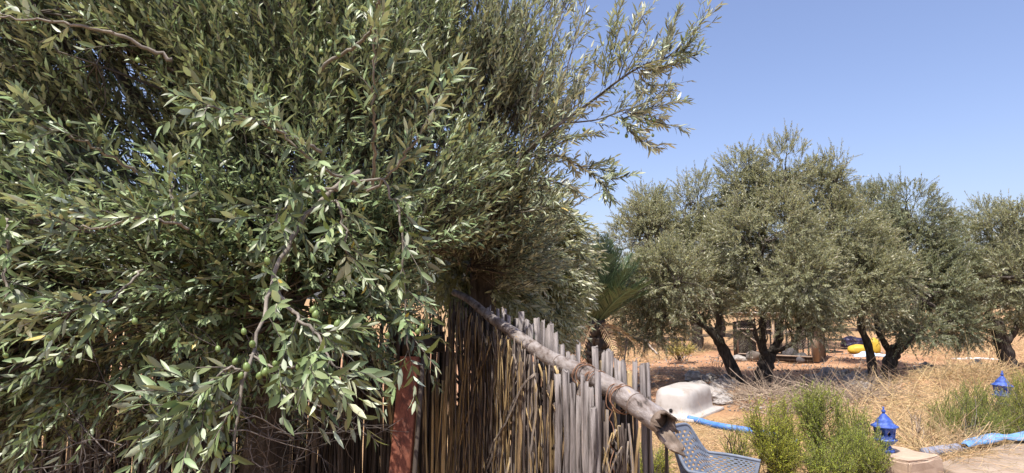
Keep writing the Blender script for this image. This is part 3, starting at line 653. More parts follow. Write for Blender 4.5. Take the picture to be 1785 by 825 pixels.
def lantern(c, label, k=1.0, tilt=(0, 0), rot=.3):
    root = empty('lantern', c); tag(root, label, 'lantern', 'blue garden lanterns'); root.rotation_euler = (tilt[0], tilt[1], rot); root.scale = (k, k, k)
    hexr = lambda mb, prof, n=6: mb.lathe(prof, (0, 0, 0), n)
    def part(name, mb, m=M['blue_paint'], par=root, smooth=False):
        o = mb.build(name, m, None, smooth); o.parent = par; return o
    mb = MB(); hexr(mb, [(0, 0), (.105, 0), (.11, .03), (.085, .05), (.06, .09), (.06, .115), (0, .115)], 24); part('foot', mb, smooth=False)
    mb = MB(); hexr(mb, [(0, .11), (.10, .112), (.135, .15), (.15, .16), (.15, .18), (.135, .185), (0, .185)], 8); part('tray', mb)
    # body with pierced sides: wall ring with star-like openings
    mb = MB()
    for i in range(8):
        a0, a1 = i * math.pi / 4, (i + 1) * math.pi / 4; r0, r1 = .118, .14
        P = lambda u, w, d=0: np.array([((r0 + (r1 - r0) * w) - d) * ((1 - u) * math.cos(a0) + u * math.cos(a1)), ((r0 + (r1 - r0) * w) - d) * ((1 - u) * math.sin(a0) + u * math.sin(a1)), .183 + .15 * w])
        hole = [(.5, .86), (.6, .62), (.80, .5), (.6, .38), (.5, .14), (.4, .38), (.2, .5), (.4, .62)]
        outer = [(.5, 1), (1, 1), (1, .5), (1, 0), (.5, 0), (0, 0), (0, .5), (0, 1)]
        vo = [P(*x) for x in outer] + [P(*x) for x in hole] + [P(*x, .012) for x in outer] + [P(*x, .012) for x in hole]
        q = []
        for j in range(8):
            k2 = (j + 1) % 8; q += [(j, 8 + j, 8 + k2, k2), (16 + j, 16 + k2, 24 + k2, 24 + j), (8 + j, 24 + j, 24 + k2, 8 + k2)]
        mb.add(vo, q)
    part('pierced_body', mb)
    mb = MB(); hexr(mb, [(0, .332), (.15, .334), (.175, .34), (.175, .352), (.12, .385), (.105, .40), (.105, .415), (.07, .46), (.035, .50), (.02, .52), (0, .522)], 8); part('lid', mb)
    mb = MB(); hexr(mb, [(0, .515), (.014, .52), (.026, .54), (.026, .555), (.012, .575), (.010, .585), (.016, .6), (0, .615)], 14); part('finial', mb, smooth=True)
    return root
lantern((pc[0] - .13, pc[1] + .06, pc[2] + .27), 'blue pierced metal lantern standing on the beige block', .80)
g = ground(1747, 707); lantern((g[0], g[1], g[2]), 'blue lantern half hidden in the big bush at the right edge', .95, (.05, .1), .8)

# ------------------------------------------------------------------ garden armchair of pierced plastic
def armchair():
    c = at(1246, 800, 5.0); c[2] = 0; c = np.array([c[0] + .06, c[1] - .05, float(height(c[0], c[1]))])
    root = empty('armchair', c); tag(root, 'blue grey pierced plastic garden armchair with a tub back beside the fence', 'armchair')
    ax = np.array([math.cos(R(-30)), math.sin(R(-30)), 0]); ay = np.array([-ax[1], ax[0], 0]); up = np.array([0, 0, 1.])
    # plan: U open to +ax ; back at -ax
    U = []
    for t in np.linspace(0, 1, 121):
        s = (t - .5) * 2                       # -1..1 along U
        a = abs(s)
        if a < .56: ph = s / .56 * math.pi / 2; x, y = -.25 * math.cos(ph), .28 * math.sin(ph)
        else: x, y = (a - .56) / .44 * .21, math.copysign(.28, s)
        U.append((x, y, s))
    U = np.array(U)
    def topz(s): a = abs(s); e = np.clip((a - .24) / .24, 0, 1); e = e * e * (3 - 2 * e); return .87 - .24 * e - .05 * max(0, a - .6)
    rows = np.linspace(0, 1, 30); nu = len(U); V = []
    for j, w in enumerate(rows):
        for i, (x, y, s) in enumerate(U):
            z = .40 + (topz(s) - .40) * w; fl = 1 + .22 * w
            V.append(c + ax * (x * fl - .04 - (.08 * w if abs(s) < .5 else .08 * w * max(0, 1 - (abs(s) - .5) * 5))) + ay * y * fl + up * z)
    V = np.array(V).reshape(len(rows), nu, 3)
    # brick pattern lattice of slots
    import bmesh
    def lattice(Vg, name, hs=3, vs=2, th=.005):
        nr, nc = Vg.shape[:2]
        nrm_ = nrm(np.cross(np.gradient(Vg, axis=1), np.gradient(Vg, axis=0)))
        mb = MB(); 
        faces = []
        keep = np.ones((nr - 1, nc - 1), bool)
        for r in range(nr - 1):
            for k in range(nc - 1):
                rr = r // vs
                if r % vs == 1 and 1 < r < nr - 3 and 2 < k < nc - 4 and (k + (rr % 2) * 2) % 4 in (0, 1) : keep[r, k] = False
        idx = lambda r, k, l: l * nr * nc + r * nc + k
        for r in range(nr - 1):
            for k in range(nc - 1):
                if not keep[r, k]: continue
                faces.append((idx(r, k, 0), idx(r, k + 1, 0), idx(r + 1, k + 1, 0), idx(r + 1, k, 0)))
                faces.append((idx(r, k, 1), idx(r + 1, k, 1), idx(r + 1, k + 1, 1), idx(r, k + 1, 1)))
                for (dr, dk, e) in ((-1, 0, ((r, k), (r, k + 1))), (1, 0, ((r + 1, k + 1), (r + 1, k))), (0, -1, ((r + 1, k), (r, k))), (0, 1, ((r, k + 1), (r + 1, k + 1)))):
                    a, b = r + dr, k + dk
                    if not (0 <= a < nr - 1 and 0 <= b < nc - 1) or not keep[a, b]:
                        (r0, k0), (r1, k1) = e; faces.append((idx(r0, k0, 0), idx(r0, k0, 1), idx(r1, k1, 1), idx(r1, k1, 0)))
        W = np.concatenate([(Vg + nrm_ * th).reshape(-1, 3), (Vg - nrm_ * th).reshape(-1, 3)])
        return mb.add(W, faces).build(name, M['chair_plastic'], root, smooth=False)
    sh = lattice(V, 'back_and_arms'); bv = sh.modifiers.new('bevel', 'BEVEL'); bv.width = .0025; bv.segments = 2
    mb = MB(); mb.tube(V[-1], .013, 8); mb.build('rim', M['chair_plastic'], root, smooth=True)
    xs = np.linspace(-.25, .22, 30); ys = np.linspace(-.28, .28, 36); S = np.zeros((36, 30, 3))
    for j, y in enumerate(ys):
        for i, x in enumerate(xs):
            S[j, i] = c + ax * x + ay * y * (1 if x > -.05 else max(.25, math.sqrt(max(0, 1 - ((x + .05) / .26) ** 2)))) + up * (.41 + .02 * x - .015 * math.cos(y * 5))
    lattice(S, 'seat')
    for sx, sy in ((-.2, -.2), (-.2, .2), (.18, -.24), (.18, .24)):
        mb = MB(); t = c + ax * sx + ay * sy + up * .41; mb.tube([t, t + ax * sx * .15 + ay * sy * .12 - up * .42], [.026, .018], 10); mb.build('leg', M['chair_plastic'], root, smooth=True)
armchair()

# ------------------------------------------------------------------ green bushes, dry shrub, sapling
def bush(name, label, base, lobes, nsh, leaf, cat='bush', group=None, shoot=(.22, .42), upw=1.0, Lr=(.016, .032), pairs=16, wr=(.16, .24)):
    root = empty(name, base); tag(root, label, cat, group); base = np.array(base)
    p, d, rad, k = sample_lobes(lobes, int(nsh * 2.2), .3)
    ok = (clump(p, 6.5, base[0]) + .8 * clump(p, 14, base[1]) + rng.normal(0, .2, len(p)) > -.12) & (p[:, 2] > height(p[:, 0], p[:, 1]) - .05); p, d = p[ok][:nsh], d[ok][:nsh]; T = len(p)
    dirs = d * .55 + np.array([0, 0, upw]) + rng.normal(0, .36, (T, 3)); ln = rng.uniform(shoot[0], shoot[1], T)
    lm, wm = MB(), MB()
    twigs_leaves(lm, wm, p - nrm(dirs) * ln[:, None] * .5, dirs, ln, pairs, Lr, wr, True, .12, (22, 55), .02, .0025, 4, .3)
    lm.build('foliage', leaf, root)
    n = 26; idx = rng.choice(T, min(n, T), replace=False)
    for i in idx:
        s = base + np.array([rng.normal(0, .06), rng.normal(0, .06), -.02]); wm.tube(spline([s, (s + p[i]) / 2 + rng.normal(0, .05, 3), p[i]], 6), np.linspace(.010, .004, 6), 4, caps=False)
    wm.build('stem', M['twig'], root)
    return root
def blobs(spec, Y): return lobes_px(spec, Y)
b = ground(1345, 828)
bush('green_bush', 'feathery green bush right beside the blue grey armchair', b, blobs([(1335, 760, 26, 48), (1322, 730, 16, 26), (1362, 738, 18, 30, .2), (1350, 800, 38, 36), (1378, 775, 16, 40, .2)], 6.4), 760, M['bush_leaf'], Lr=(.02, .038))
b = ground(1440, 806)
bush('green_bush', 'tall feathery green bush between the armchair and the blue lantern', b, blobs([(1408, 698, 24, 28, .2), (1436, 712, 26, 32), (1440, 755, 36, 46), (1478, 740, 26, 30, .2), (1505, 762, 26, 34, -.1), (1418, 745, 22, 44, .1), (1480, 785, 40, 34, -.3), (1445, 810, 50, 26, -.5), (1530, 775, 16, 30, -.35), (1520, 805, 26, 20, -.5)], 7.1), 1350, M['bush_leaf_b'], Lr=(.02, .038))
b = ground(1284, 802)
bush('green_shoots', 'small thin green plant of upright shoots left of the feathery bushes', b, blobs([(1282, 775, 20, 28), (1292, 790, 16, 22)], 7.2), 90, M['bush_leaf'], 'plant', shoot=(.2, .4), upw=1.6)
b = ground(1690, 775)
bush('green_bush', 'broad low green bush beyond the straw at the right', b, blobs([(1660, 720, 42, 26, .3), (1690, 750, 60, 30), (1720, 715, 40, 34, .3), (1650, 755, 36, 22), (1735, 750, 44, 26), (1690, 690, 26, 24, .6)], 8.6), 1300, M['bush_leaf_b'])
b = ground(1785, 750)
bush('green_bush', 'green bush cut by the right edge around the half hidden lantern', b, blobs([(1775, 715, 34, 38, .2), (1800, 700, 40, 46, .3), (1770, 745, 34, 26)], 8.8), 700, M['bush_leaf'])
b = ground(1150, 800); b = at(1140, 830, 6.6); b[2] = float(height(b[0], b[1]))
bush('green_bush', 'low green plant at the foot of the cane fence end', b, blobs([(1140, 800, 24, 30), (1150, 825, 26, 26), (1128, 815, 20, 30)], 6.6), 260, M['bush_leaf'], 'plant')
b = ground(1186, 628)
bush('dry_sapling', 'little yellowing sapling in the bare soil before the palm', b, blobs([(1188, 605, 24, 14), (1172, 610, 12, 8), (1200, 606, 12, 10)], 18.0), 130, M['dry_shrub'], 'sapling', shoot=(.15, .3), Lr=(.05, .08), pairs=6, wr=(.3, .45))
b = at(990, 640, 13.5); b[2] = float(height(b[0], b[1]))
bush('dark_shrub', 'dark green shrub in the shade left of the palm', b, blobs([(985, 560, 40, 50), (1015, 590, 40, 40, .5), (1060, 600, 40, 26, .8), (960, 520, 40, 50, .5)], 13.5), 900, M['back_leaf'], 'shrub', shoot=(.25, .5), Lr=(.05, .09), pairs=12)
def stick(px0, py0, px1, py1, Y, r, m, label, name='stick'):
    a, b_ = at(px0, py0, Y), at(px1, py1, Y + .1); a[2] = max(a[2], float(height(a[0], a[1])) - .02)
    n = 8; sp = spline([a, (a + b_) / 2 + rng.normal(0, .01, 3), b_], n); o = MB().tube(sp, np.linspace(r, r * .7, n), 7).build(name, m, smooth=True, origin=a); tag(o, label, name)
stick(1120, 622, 1124, 586, 19.5, .05, M['dark_wood'], 'short dark upright stake beside the palm', 'stake')
stick(1146, 618, 1123, 590, 19.3, .035, M['white_post'], 'pale stick leaning against the short dark stake', 'stick')
def dry_twigs(name, label, base, ht, n, sp_, m, cat, r0=.007):
    root = np.array(base); mb = MB()
    for i in range(n):
        d = nrm(np.array([rng.normal(0, sp_), rng.normal(0, sp_), 1.])); L = ht * rng.uniform(.6, 1.05); e = root + d * L
        s = spline([root + rng.normal(0, .02, 3), root + d * L * .5 + rng.normal(0, .04, 3), e], 7); mb.tube(s, np.linspace(r0, r0 * .35, 7), 4, caps=False)
        for _ in range(7):
            k = rng.integers(2, 6); d2 = nrm(d + rng.normal(0, .6, 3)); l2 = L * rng.uniform(.15, .4); mb.tube(spline([s[k], s[k] + d2 * l2 * .5, s[k] + d2 * l2 + np.array([0, 0, .05 * l2])], 4), np.linspace(r0 * .5, r0 * .2, 4), 3, caps=False)
    o = mb.build(name, m, origin=root); tag(o, label, cat); return o
c = at(1078, 640, 13); c[2] = float(height(c[0], c[1])); dry_twigs('bare_shrub', 'leafless pale shrub standing before the palm', c, 1.35, 5, .18, M['pale_branch'], 'shrub', .011)
c = ground(1598, 778); dry_twigs('dry_stalk', 'dark dry stalk standing in the straw right of the blue lantern', c, .42, 4, .10, M['brush'], 'dry plant', .012)
c = ground(1252, 652); dry_twigs('bare_shrub', 'tiny bare shrub at the rubble just left of the leaning trunk', c, .55, 5, .25, M['brush'], 'shrub', .008)

# ------------------------------------------------------------------ straw, litter and brush (nobody could count them)
def blades(mb, x, y, L, w, lay=.6, lift=0.0, segs=5):
    n = len(x); z = height(x, y) + lift
    a = rng.uniform(0, 2 * np.pi, n); el = np.abs(rng.normal(0, lay, n)); d = np.stack([np.cos(a) * np.cos(el), np.sin(a) * np.cos(el), np.sin(el)], 1)
    b = nrm(np.cross(d, rng.normal(size=(n, 3)))); cv = rng.normal(0, .5, n)
    t = np.linspace(0, 1, segs); P = np.stack([x, y, z], 1)[:, None, :] + L[:, None, None] * (d[:, None, :] * t[None, :, None] + b[:, None, :] * (cv[:, None] * t ** 2)[..., None] - np.array([0, 0, 1.]) * (.35 * np.sin(el)[:, None] * t ** 2)[..., None])
    P[..., 2] = np.maximum(P[..., 2], height(P[..., 0], P[..., 1]) + .006)
    tubes_bulk(mb, P, np.broadcast_to(w[:, None] * np.linspace(1, .5, segs), (n, segs)), 3)
def region(n, poly_px, sig=0):
    """random ground points inside a patch of ground given by its corner points"""
    g = np.array([ground(*p)[:2] for p in poly_px]); lo, hi = g.min(0), g.max(0); out = []
    while sum(map(len, out)) < n:
        q = rng.uniform(lo, hi, (n * 2, 2)); ins = np.zeros(len(q), bool)
        for i in range(len(g)):
            a, b_ = g[i], g[(i + 1) % len(g)]; c_ = ((a[1] > q[:, 1]) != (b_[1] > q[:, 1])) & (q[:, 0] < (b_[0] - a[0]) * (q[:, 1] - a[1]) / (b_[1] - a[1] + 1e-12) + a[0]); ins ^= c_
        out.append(q[ins])
    q = np.concatenate(out)[:n]; return q[:, 0], q[:, 1]
mb = MB()
x, y = region(4000, [(1500, 700), (1600, 676), (1760, 652), (1830, 700), (1680, 760), (1600, 792), (1530, 770), (1470, 730)])
k = clump(np.stack([x, y, x * 0], 1), 1.9, 2) + rng.normal(0, .1, len(x)) > -.05; x, y = x[k], y[k]; blades(mb, x, y, rng.uniform(.22, .7, len(x)), rng.uniform(.0022, .005, len(x)), .26)
x, y = region(1500, [(1560, 740), (1680, 740), (1720, 785), (1610, 815)]); blades(mb, x, y, rng.uniform(.2, .6, len(x)), rng.uniform(.002, .0045, len(x)), .55)
g = np.array(MOUNDS[0][:2]); x, y = g[0] + rng.normal(0, .9, 2600), g[1] + rng.normal(0, .5, 2600); blades(mb, x, y, rng.uniform(.2, .6, 2600), rng.uniform(.0022, .005, 2600), .4, .03)
x, y = region(2200, [(1130, 735), (1330, 735), (1420, 800), (1380, 825), (1120, 825)]); blades(mb, x, y, rng.uniform(.08, .3, len(x)), rng.uniform(.0015, .003, len(x)), .18)
x, y = region(3500, [(1560, 600), (1900, 596), (1950, 640), (1700, 640), (1590, 625)]); blades(mb, x, y, rng.uniform(.15, .5, len(x)), rng.uniform(.003, .006, len(x)), .6)
x, y = region(1500, [(1040, 612), (1180, 606), (1250, 600), (1230, 618), (1100, 640)]); blades(mb, x, y, rng.uniform(.15, .5, len(x)), rng.uniform(.003, .006, len(x)), .6)
x, y = region(500, [(1500, 705), (1600, 680), (1700, 690), (1700, 770), (1600, 800), (1540, 780)]); blades(mb, x, y, rng.uniform(.4, .9, len(x)), rng.uniform(.003, .006, len(x)), .3, .02, 8)
x, y = region(130, [(1650, 815), (1790, 783), (1790, 840), (1640, 840)]); blades(mb, x, y, rng.uniform(.05, .22, len(x)), rng.uniform(.0012, .0025, len(x)), .03, .086)
x, y = region(500, [(1610, 826), (1645, 808), (1700, 792), (1800, 772), (1800, 778), (1660, 812), (1640, 830)]); blades(mb, x, y, rng.uniform(.1, .35, len(x)), rng.uniform(.002, .004, len(x)), .4, .03)
o = mb.build('dry_straw', M['straw']); tag(o, 'tangled dry straw and cut grass over the ground', 'straw', kind='stuff')
mb = MB()
x, y = region(130, [(1290, 695), (1340, 672), (1430, 672), (1500, 690), (1450, 715), (1320, 712)]); blades(mb, x, y, rng.uniform(.4, .9, len(x)), rng.uniform(.005, .010, len(x)), .28, .03, 8)
x, y = region(1500, [(1275, 695), (1330, 676), (1420, 676), (1490, 694), (1470, 716), (1350, 718), (1290, 714)]); blades(mb, x, y, rng.uniform(.25, .8, len(x)), rng.uniform(.003, .007, len(x)), .28, .01, 6)
x, y = region(350, [(1420, 690), (1560, 678), (1600, 690), (1480, 720)]); blades(mb, x, y, rng.uniform(.3, .9, len(x)), rng.uniform(.003, .0065, len(x)), .4, .02, 6)
x, y = region(700, [(1130, 640), (1260, 640), (1300, 700), (1140, 705)]); blades(mb, x, y, rng.uniform(.1, .4, len(x)), rng.uniform(.003, .006, len(x)), .15)
o = mb.build('brushwood', M['brush']); tag(o, 'grey brown pruned brushwood heaped under the leaning olive', 'brush', kind='stuff')
lm = MB()
for poly, n in (([(1090, 640), (1560, 640), (1560, 690), (1130, 720)], 6000), ([(1130, 735), (1330, 735), (1420, 825), (1120, 825)], 1600), ([(1560, 630), (1785, 630), (1785, 660), (1560, 665)], 2000)):
    x, y = region(n, poly); a = rng.uniform(0, 6.28, n); d = np.stack([np.cos(a), np.sin(a), rng.normal(0, .25, n)], 1)
    leaves_bulk(lm, np.stack([x, y, height(x, y) + .012 + rng.uniform(0, .01, n)], 1), nrm(d), np.array([0, 0, 1.]) + rng.normal(0, .4, (n, 3)), rng.uniform(.03, .07, n), rng.uniform(.008, .02, n), True)
o = lm.build('fallen_leaves', M['dead_leaf']); tag(o, 'dry fallen leaves on the soil under the olives', 'leaves', kind='stuff')
bm_ = MB()
n = 2600; 
for poly, n in (([(1080, 620), (1560, 615), (1785, 660), (1560, 690), (1300, 720), (1110, 720)], 1500),):
    x, y = region(n, poly); s = rng.uniform(.008, .035, n)
    dirs = np.array([(1, 0, 0), (0, 1, 0), (-1, 0, 0), (0, -1, 0), (0, 0, 1), (0, 0, -1)], float)
    V = np.stack([x, y, height(x, y) + s * .4], 1)[:, None, :] + dirs[None] * s[:, None, None] * rng.uniform(.6, 1.3, (n, 6, 1))
    tri = np.array([(0, 1, 4), (1, 2, 4), (2, 3, 4), (3, 0, 4), (1, 0, 5), (2, 1, 5), (3, 2, 5), (0, 3, 5)]); bm_.add(V.reshape(-1, 3), (np.arange(n)[:, None, None] * 6 + tri[None]).reshape(-1, 3))
o = bm_.build('pebbles', M['stone']); tag(o, 'scattered pebbles and clods on the soil', 'pebbles', kind='stuff')

# ------------------------------------------------------------------ cane fence with the pole on top
rA, rB = at(792, 513, 3.7), at(1150, 738, 1.84)      # far and near end of the pole
fdir = nrm((rB - rA) * [1, 1, 0]); fnor = np.array([-fdir[1], fdir[0], 0.])
if np.dot(fnor, [1, 0, 0]) < 0: fnor = -fnor         # points to the right, away from our side
def on_fence(px, py, off):
    r = ray(px, py); o = rA + fnor * off; t = np.dot(o - CAM, fnor) / np.dot(r, fnor); return CAM + r * t
def along(p): return np.dot((p - rA)[..., :2], fdir[:2])
FL = float(along(rB))
def rail_z(u): return rA[2] + (rB[2] - rA[2]) * u / FL
fence = empty('cane_fence', (*((rA + rB) / 2)[:2], 0)); tag(fence, 'weathered cane fence with diagonal weave and a thick pole along its top', 'fence')
def strip(mb, p, q, w, th, nrm_=None, n=10, wob=.006, twist=.25, taper=.85):
    """a split cane: slightly bent flat strip with thickness, p bottom, q top"""
    t = np.linspace(0, 1, n)[:, None]; L = np.linalg.norm(q - p); ax = nrm(q - p)
    nn = fnor if nrm_ is None else nrm_; s = nrm(np.cross(ax, nn)); nn = np.cross(s, ax)
    tw = rng.uniform(-twist, twist) + rng.normal(0, .10, n).cumsum() * .4
    pts = p + (q - p) * t + (s * (rng.normal(0, wob, n).cumsum() * .6)[:, None] + nn * (rng.normal(0, wob * .6, n).cumsum() * .5)[:, None]) * np.sin(np.pi * np.clip(t * .95 + .05, 0, 1)) ** .5
    ww = w * (1 + rng.normal(0, .06, n)); ww[-1] *= rng.uniform(.5, 1.0)
    V = []
    for i in range(n):
        a = s * math.cos(tw[i]) + nn * math.sin(tw[i]); b = -s * math.sin(tw[i]) + nn * math.cos(tw[i])
        for cx_, cy_ in ((-.5, -.35), (-.25, .45), (.25, .45), (.5, -.35), (.2, -.15), (-.2, -.15)):
            V.append(pts[i] + a * cx_ * ww[i] + b * cy_ * th)
    k = 6; q_ = [(i * k + j, i * k + (j + 1) % k, (i + 1) * k + (j + 1) % k, (i + 1) * k + j) for i in range(n - 1) for j in range(k)]
    mb.add(V, q_); b0 = mb.n - n * k
    mb.f.append(np.array([[b0 + (n - 1) * k + j for j in range(k)], [b0 + k - 1 - j for j in range(k)]]))
# 1. upright split canes of the visible face
mb, mb2 = MB(), MB()
u = -.02
while u < FL * .34:
    w = rng.uniform(.007, .018); off = -rng.uniform(.012, .04); lean = rng.normal(0, .05)
    p = rA + fdir * (u - lean) + fnor * (off + rng.normal(0, .008)); q = rA + fdir * (u + lean) + fnor * off; p[2] = .02; q[2] = rail_z(u) + rng.uniform(-.16, -.005)
    strip(mb2 if rng.random() < .2 else mb, p, q, w, .006, n=18, wob=.008); u += w * rng.uniform(.5, 1.15)
while u < FL - .12:
    ln0 = rng.normal(0, .05)
    for k in range(rng.integers(3, 6)):
        w = rng.uniform(.010, .026); lean = ln0 + rng.normal(0, .035); off = -rng.uniform(.012, .045)
        zb = .02 if rng.random() < .8 else rng.uniform(.4, 1.0); p = rA + fdir * (u - lean) + fnor * (off + rng.normal(0, .008)); q = rA + fdir * (u + lean) + fnor * off; p[2] = zb; q[2] = rail_z(u) + rng.uniform(-.10, .0)
        strip(mb2 if rng.random() < .2 else mb, p, q, w, .007, n=18, wob=.008); u += w * rng.uniform(.25, .8)
    u += rng.uniform(.02, .055)
for _ in range(190):                                   # stray split canes leaning across the bunches
    u = rng.uniform(FL * .1, FL - .14); lean = rng.normal(0, .14); off = -rng.uniform(.02, .05); u1 = min(u + lean, FL - .13)
    p = rA + fdir * (u - lean) + fnor * off; q = rA + fdir * u1 + fnor * off; zb = rng.choice([.02, rng.uniform(.3, 1.1)]); p[2] = zb; q[2] = min(rail_z(u1) - rng.uniform(.0, .12), zb + rng.uniform(.5, 2.0))
    if p[2] < rail_z(u - lean) - .1 and q[2] > p[2] + .2: strip(mb2 if rng.random() < .25 else mb, p, q, rng.uniform(.006, .018), .006, n=18, wob=.010)
o = mb.build('cane_screen', M['cane'], fence); o['label'] = 'upright split canes, dark brown'
mb2.build('cane_screen', M['cane_light'], fence)['label'] = 'upright split canes with tan inner faces'
# 2. diagonal weave behind
mb = MB()
for k in range(-4, 17):
    for j in range(3 if k % 2 else 2):
        sl = -.36 + rng.normal(0, .012); z0 = .0 + k * .145 + j * .034 + rng.normal(0, .006); o0 = fnor * rng.uniform(-.008, .010)
        us = np.linspace(.05, FL - .14, 60); zs = z0 + sl * us; okk = (zs < rail_z(us) - .09) & (zs > .05)
        if okk.sum() < 6: continue
        a0, a1 = us[okk][0], us[okk][-1]
        a = rA + fdir * a0 + o0; b_ = rA + fdir * a1 + o0; a[2] = z0 + sl * a0; b_[2] = z0 + sl * a1
        strip(mb, a, b_, rng.uniform(.018, .028), .007, n=16, wob=.003, twist=.12)
mb.build('diagonal_weave', M['cane'], fence)
# 3. canes behind the weave, thinner cover
mb = MB(); u = .0
while u < FL - .02:
    w = rng.uniform(.012, .03); lean = rng.normal(0, .02); p = rA + fdir * (u - lean) + fnor * .035; q = rA + fdir * (u + lean) + fnor * .04; p[2] = .02; q[2] = rail_z(u) + rng.uniform(-.05, .04)
    strip(mb, p, q, w, .008, n=10, wob=.004); u += w * (rng.choice([1.0, 1.3, 2.2, 3.0]) if u < FL * .4 else rng.choice([1.5, 3, 5, 7]))
mb.build('back_canes', M['cane_dark'], fence)
# 4. stakes, each its own piece: (px, py of the top, width px, offset: minus = our side of the pole)
def stake(px, py, wpx, off, m='stake', lean=0.0):
    q = on_fence(px, py, off); Y = q[1]; r = wpx / F * Y / 2; p = q.copy(); p[2] = .0; p += fdir * lean
    n = 14; t = np.linspace(0, 1, n)[:, None]; pts = p + (q - p) * t; pts[1:-1] += rng.normal(0, .0035, (n - 2, 3)) * [1, 1, 0]
    mbs = MB(); th = np.arange(9) * 2 * np.pi / 9; sh = 1 + rng.normal(0, .10, 9); cut = rng.normal(0, .004, 9) + .35 * r * np.cos(th + rng.uniform(0, 6)); V = []
    for i in range(n):
        rr = r * (1.06 - .10 * t[i, 0]) * (1 + rng.normal(0, .03)); ring = pts[i] + rr * (np.cos(th) * sh)[:, None] * np.array([1., 0, 0]) + rr * (np.sin(th) * sh)[:, None] * np.array([0, 1., 0])
        if i == n - 1: ring[:, 2] += cut
        V.append(ring)
    V = np.concatenate(V); k = 9; qd = [(i * k + j, i * k + (j + 1) % k, (i + 1) * k + (j + 1) % k, (i + 1) * k + j) for i in range(n - 1) for j in range(k)]
    mbs.add(V, qd); mbs.v.append(pts[-1:] + [[0, 0, -.004]]); ci = mbs.n; mbs.n += 1
    mbs.f.append(np.array([(ci, (n - 1) * k + j, (n - 1) * k + (j + 1) % k) for j in range(k)]))
    o = mbs.build('stake', M[m], fence); return o
for a in [(972, 652, 12), (986, 646, 13), (998, 668, 11), (1010, 690, 10), (1021, 664, 10), (1030, 676, 9), (1041, 648, 11)]: stake(*a, -.065, lean=rng.normal(0, .02))
stake(1033, 712, 15, -.085, lean=-.05); stake(1016, 655, 8, -.07, lean=.03)
for a in [(1008, 600, 9), (1037, 604, 12), (1053, 614, 9), (1063, 612, 13), (1081, 629, 19), (1106, 630, 9), (1123, 634, 18)]: stake(*a, .07, lean=rng.normal(0, .015))
for a in [(1073, 640, 9), (1096, 650, 10), (1047, 630, 8)]: stake(*a, .10, 'cane_light', lean=rng.normal(0, .02))
for px, py in [(868, 535), (878, 540), (889, 552), (900, 555), (908, 548), (917, 560), (926, 566), (935, 558), (945, 562), (953, 570), (961, 566), (969, 578), (850, 534), (858, 540)]:
    stake(px + rng.uniform(-2, 2), py + rng.uniform(-4, 4), rng.uniform(7, 12), .055, lean=rng.normal(0, .02))
for px, py in [(980, 588), (990, 600), (998, 606), (1022, 622), (1030, 626)]: stake(px, py + 14, 9, .06, lean=rng.normal(0, .02))
# 5. the pole with nodes, split broken end
n = 90; t = np.linspace(0, 1, n); P = rA + (rB - rA) * t[:, None]; P[:, 2] += .010 * np.sin(t * 7 + 1) + .006 * np.sin(t * 17); P += fnor * (.008 * np.sin(t * 9))[:, None]
rad = .0185 + (.0365 - .0185) * t; nodes = np.cumsum([.055, .062, .075, .085, .09, .1, .105, .115, .12, .13]); nodes = nodes[nodes < .97]
for nd in nodes: rad = rad * (1 + .055 * np.exp(-((t - nd) / .007) ** 2) - .02 * np.exp(-((t - nd - .014) / .008) ** 2))
rad *= 1 + rng.normal(0, .008, n)
mb = MB(); mb.tube(P, rad, 18, caps=False); rail = mb.build('top_pole', M['rail'], fence, smooth=True)
mb = MB()
for nd in nodes:
    i = nd * (n - 1); c0 = rA + (rB - rA) * nd; c0[2] += .010 * math.sin(nd * 7 + 1) + .006 * math.sin(nd * 17); c0 += fnor * .008 * math.sin(nd * 9); r0 = float(np.interp(nd, t, rad)) * 1.012; ax = nrm(rB - rA)
    MB().tube([c0 - ax * .0025, c0 + ax * .0025], r0, 18).build('node_ring', M['dark_ring'], fence, smooth=True)
# broken end: jagged open shell with one long tongue
ax = nrm(P[-1] - P[-3]); s1 = nrm(np.cross(ax, [0, 0, 1])); s2 = np.cross(s1, ax); r0 = rad[-1]; kk = 26; th = np.arange(kk) * 2 * np.pi / kk
jag = np.abs(rng.normal(0, .022, kk)) + .008; low = np.cos(th - R(262)); jag += np.clip(low - .62, 0, 1) * .20; jag = np.where(low > .6, np.maximum(jag, .078 + .010 * rng.random(kk)), jag)
V = []
for l, sc_ in ((0, 1.0), (1, .78)):
    for f in (-.02, .25, .6, 1.0):
        for j in range(kk):
            rr = r0 * sc_ * (1 + .10 * f * math.sin(th[j] * 5)); V.append(P[-1] + ax * (jag[j] * f) + rr * (math.cos(th[j]) * s1 + math.sin(th[j]) * s2) - np.array([0, 0, .02]) * f * f * max(0, low[j]))
q = []
for l in (0, 1):
    for f in range(3):
        for j in range(kk):
            a, b_, c_, d_ = (l * 4 + f) * kk + j, (l * 4 + f) * kk + (j + 1) % kk, (l * 4 + f + 1) * kk + (j + 1) % kk, (l * 4 + f + 1) * kk + j
            q.append((a, b_, c_, d_) if l == 0 else (a, d_, c_, b_))
for j in range(kk): q.append((3 * kk + j, 3 * kk + (j + 1) % kk, 7 * kk + (j + 1) % kk, 7 * kk + j))
mb = MB().add(V, q); mb.tube([P[-1] - ax * .03, P[-1] - ax * .012], r0 * .8, 18); o = mb.build('broken_end', M['rail_inner'], fence); o['label'] = 'splintered hollow end of the pole'
